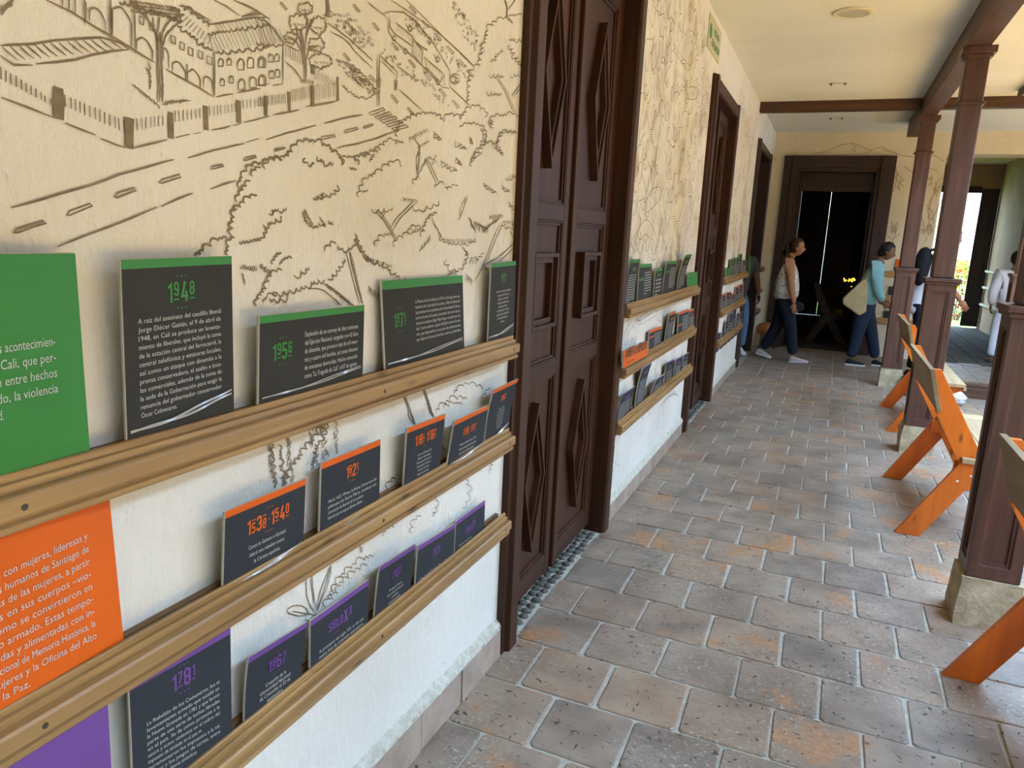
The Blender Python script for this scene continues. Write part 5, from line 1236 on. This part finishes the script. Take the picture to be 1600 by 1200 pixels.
# ================================================================ BAG OF BOTTLES UNDER THE BENCH, STOOL, LAMPS
pb = empty('plastic_bag', (2.37, 8.95, 0), 'clear plastic bag of water bottles on the floor under the far bench', 'bag')
mt, nt, b = new_mat('clear_film', .25, .5); b.inputs['Base Color'].default_value = (.85, .9, .95, 1); b.inputs['Transmission Weight'].default_value = .55; M['clear'] = mt
M['blue'] = plain('blue_label', (.05, .18, .45), .4)
MB().ball((2.36, 8.95, .085), (.15, .11, .085), 18, 12, lambda d, p: p*(1+.16*noise.noise(d*5))).build('bag_film', M['clear'], pb, smooth=False)
for k, (bx, by, bz) in enumerate(((2.32, 8.90, .05), (2.41, 8.96, .05), (2.36, 8.95, .11))):
    bt = MB().tube([(bx-.09, by, bz), (bx+.04, by, bz), (bx+.07, by, bz), (bx+.09, by, bz)], [.03, .03, .013, .013], 12).build('bottle', M['clear'], pb, smooth=True)
    MB().tube([(bx-.04, by, bz), (bx+.01, by, bz)], .031, 12).build('bottle_label', M['blue'] if k != 1 else M['white_ink'], bt)
pb2 = empty('blue_bottle_bag', (2.0, 9.30, 0), 'small blue and white bundle on the floor behind the farthest post', 'bag')
MB().ball((2.02, 9.25, .12), (.07, .07, .12), 12, 9, lambda d, p: p*(1+.2*noise.noise(d*4))).build('bundle', plain('dark_blue_cloth', (.03, .06, .12), .6), pb2)
MB().ball((2.02, 9.17, .06), (.05, .03, .05), 10, 7, lambda d, p: p*(1+.2*noise.noise(d*4))).build('blue_wrap', plain('light_blue', (.15, .35, .55), .4), pb2)
st = empty('leather_stool', (.20, 12.05, 0), 'low brown leather-topped stool on the floor behind the walking woman', 'stool')
MB().ball((.20, 12.05, .30), (.16, .14, .11), 18, 12, lambda d, p: p*(1+.06*noise.noise(d*3))).build('seat', plain('brown_leather', (.30, .10, .03), .5, .4), st, smooth=True)
for a in range(3): MB().tube([(.20+.08*cos(a*2.1), 12.05+.08*sin(a*2.1), .24), (.20+.15*cos(a*2.1), 12.05+.13*sin(a*2.1), 0)], [.018, .014], 8).build('leg', M['door_dark'], st)
# glowing yellow lamp cluster in the dark room
lm = empty('lamp_cluster', (1.05, 16.0, 0), 'cluster of small yellow lights glowing inside the dark doorway', 'lamp')
gm = bpy.data.materials.new('yellow_glow'); gm.use_nodes = True; gb = gm.node_tree.nodes['Principled BSDF']
gb.inputs['Emission Color'].default_value = (1, .62, .06, 1); gb.inputs['Emission Strength'].default_value = 1.6; gb.inputs['Base Color'].default_value = (.8, .5, .05, 1)
rnd = random.Random(9); c0 = on_plane(1, 16.0, 1327, 437); c1 = on_plane(1, 16.0, 1331, 452)
for k in range(17):
    c = (c0 if k < 12 else c1)+Vector((rnd.uniform(-.12, .12) if k < 12 else rnd.uniform(-.02, .03), rnd.uniform(-.05, .05), rnd.uniform(-.035, .035) if k < 12 else rnd.uniform(-.09, .07)))
    MB().ball(c, .016 if k < 12 else .011, 8, 6).build('bulb', gm, lm, smooth=True)
MB().box(c0.x-.2, 15.9, c0.z-.30, c0.x+.2, 16.3, c0.z-.26).build('table_top', M['door_dark'], lm)
for sx_ in (-.17, .17): MB().box(c0.x+sx_-.02, 16.06, 0, c0.x+sx_+.02, 16.14, c0.z-.26).build('table_leg', M['door_dark'], lm)
MB().tube([(c0.x, 16.05, c0.z-.26), (c0.x, 16.05, c0.z)], [.012, .006], 8).build('stem', M['door_dark'], lm)

# ================================================================ PEOPLE
SK = {}
def skin_mat(name, c):
    mt, nt, b = new_mat(name, .5, .35); b.inputs['Base Color'].default_value = (*c, 1); b.inputs['Subsurface Weight'].default_value = .08; b.inputs['Subsurface Radius'].default_value = (.01, .004, .002); return mt
SKIN1 = skin_mat('warm_skin', (.36, .17, .085)); SKIN2 = skin_mat('brown_skin', (.20, .09, .048))
def skinned(edges, J, R, name='tmp'):
    """grow a smooth tapered surface over a joint tree; returns verts, faces"""
    names = []; 
    for a, b in edges:
        for q in (a, b):
            if q not in names: names.append(q)
    me = bpy.data.meshes.new(name); me.from_pydata([J[q] for q in names], [(names.index(a), names.index(b)) for a, b in edges], [])
    ob = bpy.data.objects.new(name, me); COL.objects.link(ob)
    sk = ob.modifiers.new('s', 'SKIN'); me.skin_vertices or None
    if not me.skin_vertices:
        import bmesh
        bm = bmesh.new(); bm.from_mesh(me); bm.verts.layers.skin.verify(); bm.to_mesh(me); bm.free()
    for i, q in enumerate(names):
        r = R[q]; r = r if isinstance(r, tuple) else (r, r); me.skin_vertices[0].data[i].radius = r; me.skin_vertices[0].data[i].use_root = (i == 0)
    sk.use_smooth_shade = True
    sb = ob.modifiers.new('u', 'SUBSURF'); sb.levels = 2; sb.render_levels = 2
    dg = bpy.context.evaluated_depsgraph_get(); m2 = bpy.data.meshes.new_from_object(ob.evaluated_get(dg))
    v = [tuple(p.co) for p in m2.vertices]; f = [tuple(p.vertices) for p in m2.polygons]
    bpy.data.objects.remove(ob); bpy.data.meshes.remove(me); bpy.data.meshes.remove(m2); return v, f
def xf(mb, mtx): mb.v = [tuple(mtx @ Vector(p)) for p in mb.v]; return mb
def head_mb(c, tilt, yaw=0, s=1.0):
    """face towards local +x; skull, jaw, nose, lips, ears"""
    def fn(d, p):
        q = p.copy()
        if d.z < -.1: q.y *= 1-.30*(-d.z); q.x += .012*(-d.z)           # jaw narrows, chin forward
        if d.x > .85 and abs(d.y) < .25 and -.35 < d.z < .1: q.x += .022*(1-abs(d.y)*4)*(1-abs(d.z+.12)*2)   # nose
        if d.x > .8 and .05 < d.z < .3 and .15 < abs(d.y) < .5: q.x -= .006   # eye sockets
        if d.x > .8 and -.62 < d.z < -.45 and abs(d.y) < .35: q.x += .006     # lips
        return q
    mb = MB().ball((0, 0, 0), (.092*s, .073*s, .113*s), 40, 28, fn)
    for sg in (-1, 1): mb.ball((-.005, sg*.074*s, -.01), (.018*s, .008*s, .030*s), 8, 6)
    return xf(mb, Matrix.Translation(c) @ Matrix.Rotation(yaw, 4, 'Z') @ Matrix.Rotation(tilt, 4, 'Y'))
def hand_mb(w, d, palm_n, s=1.0, curl=.5):
    """w wrist, d finger direction, palm_n palm normal"""
    w = Vector(w); d = Vector(d).normalized(); n = Vector(palm_n); n = (n-d*n.dot(d)).normalized(); q = d.cross(n)
    mb = MB(); mt = Matrix((d, q, n)).transposed().to_4x4(); mt.translation = w+d*.045*s
    pm = MB().ball((0, 0, 0), (.052*s, .040*s, .016*s), 12, 8); xf(pm, mt); mb.add(pm.v, pm.f)
    for k, ln in enumerate((.068, .078, .072, .056)):
        o = w+d*.082*s+q*((k-1.5)*.019)*s; a = o+d*ln*.45*s*cos(curl*.4)+n*ln*.45*s*sin(curl*.4); b = a+(d*cos(curl*1.3)+n*sin(curl*1.3))*ln*.35*s; c = b+(d*cos(curl*2)+n*sin(curl*2))*ln*.25*s
        mb.tube([o-d*.015*s, o, a, b, c], [.008*s, .0088*s, .0082*s, .0075*s, .005*s], 7)
    o = w+d*.03*s-q*.032*s; a = o+(d*.6-q*.7)*.032*s; b = a+(d*.85-q*.3+n*.25)*.032*s
    mb.tube([w+d*.02*s-q*.012*s, o, a, b], [.011*s, .011*s, .0095*s, .006*s], 7); return mb
def shoe_mb(heel, toe, up=.0, s=1.0):
    heel = Vector(heel); toe = Vector(toe); d = (toe-heel); L_ = d.length; d.normalize(); q = Vector((0, 0, 1)).cross(d).normalized(); n = d.cross(q)
    prof = [(0, .028, .058), (.08, .036, .085), (.22, .038, .092), (.40, .040, .072), (.60, .046, .056), (.80, .047, .047), (.94, .036, .038), (1, .012, .020)]
    mb = MB(); so = MB(); m_ = 10
    for P_, lo, hi in ((mb, .018, 1), (so, 0, 0)):
        rows = []
        for t, hw, ht in prof:
            c = heel+d*(t*L_)
            if P_ is so: rows.append([c+q*(hw+.004)*cos(a)+n*(.0 if sin(a) < 0 else .024) for a in (2*pi*k/m_ for k in range(m_))])
            else: rows.append([c+q*hw*cos(a)+n*(.018+max(0, sin(a))*(ht-.018)) for a in (2*pi*k/m_ for k in range(m_))])
        P_.add([p for r in rows for p in r], [(i*m_+k, i*m_+(k+1) % m_, (i+1)*m_+(k+1) % m_, (i+1)*m_+k) for i in range(len(rows)-1) for k in range(m_)]+[tuple(range(m_))[::-1], tuple(range((len(rows)-1)*m_, len(rows)*m_))])
    return mb, so
def person(loc, label, J, skin, shirt, pants, shoe, sole, hair, sleeves='long', hair_fn=None, head_tilt=.1, head_yaw=0, rot=0, hipw=.15, torso=1.0, hand_dirs=None, group=None, pants_r=1.0, shirt_low=-.10, limb=1.22):
    """J: joints in local coordinates (x forward, y left, z up)"""
    root = empty('person', loc, label, 'person', group)
    RZ = Matrix.Rotation(rot, 4, 'Z'); T_ = Matrix.Translation(loc) @ RZ
    J = {k: Vector(v) for k, v in J.items()}
    J['chest'] = J['pelvis'].lerp(J['neck'], .70); J['waist'] = J['pelvis'].lerp(J['neck'], .30); J['headbase'] = J['neck'].lerp(J['head'], .55)
    R = dict(pelvis=(.07*torso, .06*torso), waist=(.085*torso, .07*torso), chest=(.115*torso, .09*torso), neck=.055, headbase=.05,
             shL=.062, shR=.062, elL=.042, elR=.042, wrL=.027, wrR=.027, hipL=.055, hipR=.055, knL=.048, knR=.048, anL=.040, anR=.040)
    for q in ('shL', 'shR', 'elL', 'elR', 'wrL', 'wrR'): R[q] *= limb
    R['neck'] = .062
    E1 = [('pelvis', 'waist'), ('waist', 'chest'), ('chest', 'neck'), ('neck', 'headbase')]
    for s in 'LR': E1 += [('chest', 'sh'+s), ('sh'+s, 'el'+s), ('el'+s, 'wr'+s), ('pelvis', 'hip'+s), ('hip'+s, 'kn'+s), ('kn'+s, 'an'+s)]
    v, f = skinned(E1, J, R); body = MB().add(v, f)
    h = head_mb(J['head'], head_tilt, head_yaw); body.add(h.v, h.f)
    for s in 'LR':
        d = (hand_dirs or {}).get(s) or tuple((J['wr'+s]-J['el'+s]).normalized()); hm = hand_mb(J['wr'+s], d, (.1, -1 if s == 'L' else 1, 0)); body.add(hm.v, hm.f)
    o = xf(body, T_).build('body', skin, root, smooth=True)
    # features: eyes, brows, mouth
    ft = MB(); fl_ = Matrix.Translation(J['head']) @ Matrix.Rotation(head_yaw, 4, 'Z') @ Matrix.Rotation(head_tilt, 4, 'Y')
    for sg in (-1, 1): ft.ball((.080, sg*.030, .012), (.008, .011, .006), 8, 6); ft.box(.079, sg*.030-.014, .030, .086, sg*.030+.014, .034)
    ft.box(.082, -.020, -.062, .092, .020, -.058); xf(ft, fl_); xf(ft, T_).build('facial_features', M['dark_feat'], root)
    # shirt
    R2 = dict(R); k = 1.13
    R2.update(pelvis=(.155*torso, .145*torso), waist=(.158*torso, .148*torso), chest=(.172*torso, .150*torso), neckb=.07, shL=.080*limb, shR=.080*limb, elL=.058*limb, elR=.058*limb, wrL=.044*limb, wrR=.044*limb)
    J2 = dict(J); J2['neckb'] = J['chest'].lerp(J['neck'], .84); J2['hem'] = J['pelvis']+Vector((0, 0, shirt_low)); R2['hem'] = (.172*torso, .155*torso)
    E2 = [('hem', 'waist'), ('waist', 'chest'), ('chest', 'neckb')]
    for s in 'LR':
        J2['wr'+s] = J['el'+s].lerp(J['wr'+s], .90)
        if sleeves == 'long': E2 += [('chest', 'sh'+s), ('sh'+s, 'el'+s), ('el'+s, 'wr'+s)]
        elif sleeves == 'short': J2['el'+s] = J['sh'+s].lerp(J['el'+s], .75); R2['el'+s] = .066; E2 += [('chest', 'sh'+s), ('sh'+s, 'el'+s)]
        else: J2['sh'+s] = J['chest'].lerp(J['sh'+s], .92); R2['sh'+s] = .084; E2 += [('chest', 'sh'+s)]
    v, f = skinned(E2, J2, R2); xf(MB().add(v, f), T_).build('shirt', shirt, root, smooth=True)
    # trousers
    R3 = dict(pelvis=(.148*torso, .13*torso), hipL=.105*pants_r, hipR=.105*pants_r, knL=.074*pants_r, knR=.074*pants_r, anL=.058*pants_r, anR=.058*pants_r, waist3=(.14*torso, .12*torso))
    J3 = dict(J); J3['waist3'] = J['pelvis']+Vector((0, 0, .06))
    v, f = skinned([('pelvis', 'waist3')]+[e for s in 'LR' for e in (('pelvis', 'hip'+s), ('hip'+s, 'kn'+s), ('kn'+s, 'an'+s))], J3, R3)
    xf(MB().add(v, f), T_).build('trousers', pants, root, smooth=True)
    for s in 'LR':
        a = J['an'+s]; hl = J.get('heel'+s, Vector((a.x-.06, a.y, 0))); to = J.get('toe'+s, Vector((a.x+.19, a.y, 0)))
        m1, m2 = shoe_mb(hl, to); q = xf(m1, T_).build('shoe', shoe, root, smooth=True); xf(m2, T_).build('sole', sole, q)
    if hair_fn:
        hm = hair_fn(); xf(hm, fl_); xf(hm, T_).build('hair', hair, root, smooth=True)
    return root, T_, J
M['dark_feat'] = plain('dark_features', (.03, .018, .012), .5)
JE = plain('dark_indigo_denim', (.007, .011, .022), .8, .2, .25, 25); JE2 = plain('blue_denim', (.013, .023, .045), .8, .2, .2, 25); JE3 = plain('light_denim', (.11, .20, .36), .8, .2)
HB = plain('dark_brown_hair', (.035, .018, .010), .5, .3); HK = plain('black_hair', (.008, .007, .007), .45, .3)
# printed sleeveless top
mt, nt, b = new_mat('printed_top', .8, .2); v = coords(nt)
c = ramp(nt, nz(nt, v, 22, 4, .6, 1), ((.38, (.25, .28, .27)), (.5, (.62, .62, .58)), (.62, (.75, .74, .70))))
rd = ramp(nt, nz(nt, v, 7, 2), ((.60, (0, 0, 0)), (.66, (1, 1, 1)))); nt.links.new(mix(nt, rd, c, (.50, .08, .09)), b.inputs['Base Color']); M['top'] = mt
M['teal'] = plain('teal_cotton', (.20, .40, .42), .85, .2, .08, 12); M['whitec'] = plain('white_cotton', (.62, .64, .70), .85, .2, .06, 10); M['blackc'] = plain('black_cloth', (.012, .013, .018), .8, .2, .2)
M['pinkshoe'] = plain('pale_pink_shoe', (.42, .34, .34), .7); M['whitesole'] = plain('white_sole', (.70, .70, .70), .7); M['beigebag'] = plain('beige_canvas', (.46, .37, .20), .85, .2)
def ponytail():
    mb = MB().ball((-.016, 0, .022), (.098, .084, .112), 24, 16, lambda d, p: p*(1+.05*noise.noise(d*6)) if not (d.x > .35 and d.z < .55) else p*.80)
    mb.ball((-.12, 0, -.01), (.045, .035, .045), 12, 8); mb.tube([(-.13, 0, -.02), (-.15, 0, -.09), (-.13, 0, -.15)], [.03, .025, .008], 10); return mb
def tied_hair():
    mb = MB().ball((-.014, 0, .020), (.100, .084, .108), 24, 16, lambda d, p: p*(1+.05*noise.noise(d*6)) if not (d.x > .35 and d.z < .5) else p*.80)
    mb.ball((-.055, 0, -.045), (.055, .06, .055), 12, 8); return mb
def cropped(): return MB().ball((-.008, 0, .020), (.098, .082, .108), 24, 16, lambda d, p: p*(1+.03*noise.noise(d*6)) if not (d.x > .35 and d.z < .45) else p*.80)
# woman in printed top, walking right  (local x = world x)
r1, T1_, J1 = person((.50, 10.95, 0), 'walking woman in a printed sleeveless top and dark jeans with pale pink shoes',
    dict(pelvis=(-.02, 0, .90), neck=(-.02, 0, 1.42), head=(.055, 0, 1.575), shL=(-.01, .16, 1.37), shR=(-.01, -.16, 1.37), elL=(-.03, .22, 1.08), elR=(.045, -.22, 1.06), wrL=(.02, .20, .86), wrR=(.11, -.21, .82),
         hipL=(-.02, .09, .86), hipR=(-.02, -.09, .86), knL=(-.09, .09, .47), knR=(.10, -.09, .48), anL=(-.25, .09, .12), anR=(.17, -.09, .10), heelL=(-.34, .09, .05), toeL=(-.12, .09, .0), heelR=(.13, -.09, 0), toeR=(.38, -.09, .015)),
    SKIN1, M['top'], JE, M['pinkshoe'], M['whitesole'], HB, 'none', ponytail, .12, hand_dirs={'R': (.15, 0, -1), 'L': (.1, 0, -1)}, torso=1.16, shirt_low=-.10, pants_r=1.22)
sb = empty('shoulder_bag', (.60, 10.72, .7), 'small black shoulder bag with strap carried by the walking woman', 'bag')
MB().ball((.66, 10.76, .78), (.085, .035, .075), 14, 10).build('pouch', M['blackc'], sb, smooth=True)
MB().tube([(.62, 10.76, .84), (.58, 10.785, 1.05), (.52, 10.80, 1.30), (.47, 10.90, 1.46), (.42, 11.03, 1.40), (.40, 11.08, 1.2)], .010, 6).build('strap', M['blackc'], sb)
gl = empty('eyeglasses', (.64, 10.95, 1.57), 'thin dark eyeglasses on the walking woman', 'glasses')
for sg_ in (-1, 1):
    MB().ring([(10.95+sg_*.032+.022*cos(t*pi/8), 1.578+.016*sin(t*pi/8)) for t in range(16)], [(10.95+sg_*.032+.019*cos(t*pi/8), 1.578+.013*sin(t*pi/8)) for t in range(16)], 0, .655, .659).build('rim', M['screw'], gl)
    MB().tube([(.657, 10.95+sg_*.054, 1.585), (.55, 10.95+sg_*.078, 1.580)], .0018, 5).build('temple', M['screw'], gl)
MB().tube([(.657, 10.94, 1.58), (.657, 10.96, 1.58)], .0018, 5).build('bridge', M['screw'], gl)
# person in teal shirt, leaning forward, walking right
r2, T2_, J2_ = person((1.53, 11.25, 0), 'walking person in a loose teal shirt and blue trousers, head bowed',
    dict(pelvis=(-.04, 0, .87), neck=(.06, 0, 1.42), head=(.155, 0, 1.575), shL=(.05, .16, 1.37), shR=(.05, -.16, 1.37), elL=(.04, .22, 1.08), elR=(.09, -.21, 1.07), wrL=(.14, .16, .90), wrR=(.18, -.17, .885),
         hipL=(-.03, .085, .84), hipR=(-.03, -.085, .84), knL=(.10, .085, .47), knR=(-.07, -.085, .46), anL=(.20, .085, .10), anR=(-.12, -.085, .10), heelL=(.16, .085, 0), toeL=(.40, .085, 0), heelR=(-.18, -.085, .0), toeR=(.075, -.085, .0)),
    SKIN2, M['teal'], JE2, M['blackc'], M['whitesole'], HK, 'long', tied_hair, .35, hand_dirs={'R': (.9, .1, -.25), 'L': (.9, -.1, -.25)}, torso=1.10, pants_r=1.22, shirt_low=-.07)
tb = empty('tote_bag', (1.37, 11.15, .75), 'beige canvas tote bag hanging behind the person in teal', 'bag')
vs = []
for y, k in ((11.05, 1), (11.13, 1)):
    vs += [(1.50, y, 1.14), (1.52, y, .76), (1.44, y, .70), (1.22, y, .84), (1.21, y, .92), (1.44, y, 1.20)]
MB().add(vs, [(0, 1, 2, 3, 4, 5), (11, 10, 9, 8, 7, 6)]+[(i, i+6, (i+1) % 6+6, (i+1) % 6) for i in range(6)]).build('bag_body', M['beigebag'], tb, bevel=.02)
MB().tube([(1.46, 11.09, 1.17), (1.52, 11.08, 1.33), (1.57, 11.09, 1.43)], .012, 6).build('handle', M['beigebag'], tb)
# person in white shirt with black backpack, mostly behind the middle post
r3, T3_, J3_ = person((2.13, 10.6, 0), 'bending person in a white shirt and dark trousers behind the reddish-brown post',
    dict(pelvis=(-.05, 0, .92), neck=(.10, 0, 1.58), head=(.215, 0, 1.78), shL=(.10, .18, 1.52), shR=(.10, -.18, 1.52), elL=(.14, .22, 1.22), elR=(.20, -.20, 1.22), wrL=(.25, .2, 1.05), wrR=(.38, -.20, 1.03),
         hipL=(0, .09, .90), hipR=(0, -.09, .90), knL=(.02, .09, .50), knR=(.0, -.09, .50), anL=(-.02, .09, .10), anR=(.02, -.09, .10)),
    SKIN1, M['whitec'], JE, M['blackc'], M['blackc'], HK, 'short', cropped, .3, hand_dirs={'R': (.55, 0, -.85)}, shirt_low=-.14, torso=1.05)
bk = empty('backpack', (1.98, 10.6, 1.3), 'black backpack on the back of the bending person in white', 'backpack')
MB().ball((2.06, 10.55, 1.40), (.11, .16, .25), 18, 12, lambda d, p: p*(1+.05*noise.noise(d*3))).build('pack_body', M['blackc'], bk, smooth=True)
for sy in (-.12, .12): MB().tube([(2.09, 10.6+sy, 1.60), (2.26, 10.6+sy, 1.66), (2.38, 10.6+sy, 1.50), (2.30, 10.6+sy, 1.25)], .018, 6).build('strap', M['blackc'], bk)
# person in white, far right, seen in the wide opening
r4, T4_, J4_ = person((3.50, 12.95, 0), 'person in white shirt and white trousers at the right edge inside the wide opening',
    dict(pelvis=(0, 0, .86), neck=(0, 0, 1.38), head=(.03, 0, 1.54), shL=(0, .17, 1.31), shR=(0, -.17, 1.31), elL=(-.05, .24, 1.05), elR=(.0, -.22, 1.05), wrL=(.05, .22, .85), wrR=(.06, -.2, .85),
         hipL=(0, .085, .83), hipR=(0, -.085, .83), knL=(.03, .10, .46), knR=(.02, -.085, .46), anL=(-.04, .12, .09), anR=(.0, -.085, .09)),
    SKIN2, M['whitec'], M['whitec'], plain('brown_sandal', (.10, .05, .03), .6), M['screw'], HK, 'long', cropped, .05, rot=pi/2, pants_r=1.15)
# person in light jeans coming out of the third doorway
r5, T5_, J5_ = person((-.20, 11.25, 0), 'person in light blue jeans half hidden in the third doorway',
    dict(pelvis=(0, 0, .88), neck=(.02, 0, 1.42), head=(.06, 0, 1.58), shL=(.02, .17, 1.34), shR=(.02, -.17, 1.34), elL=(.08, .24, 1.08), elR=(-.03, -.22, 1.06), wrL=(.20, .25, .88), wrR=(.0, -.21, .83),
         hipL=(0, .09, .85), hipR=(0, -.09, .85), knL=(.10, .11, .48), knR=(-.06, -.09, .47), anL=(.02, .13, .10), anR=(-.2, -.09, .12), heelR=(-.28, -.09, .05), toeR=(-.06, -.09, 0)),
    SKIN2, plain('grey_green_shirt', (.07, .08, .08), .8), JE3, M['whitesole'], M['whitesole'], HK, 'short', cropped, .05, rot=-pi/2+.35)
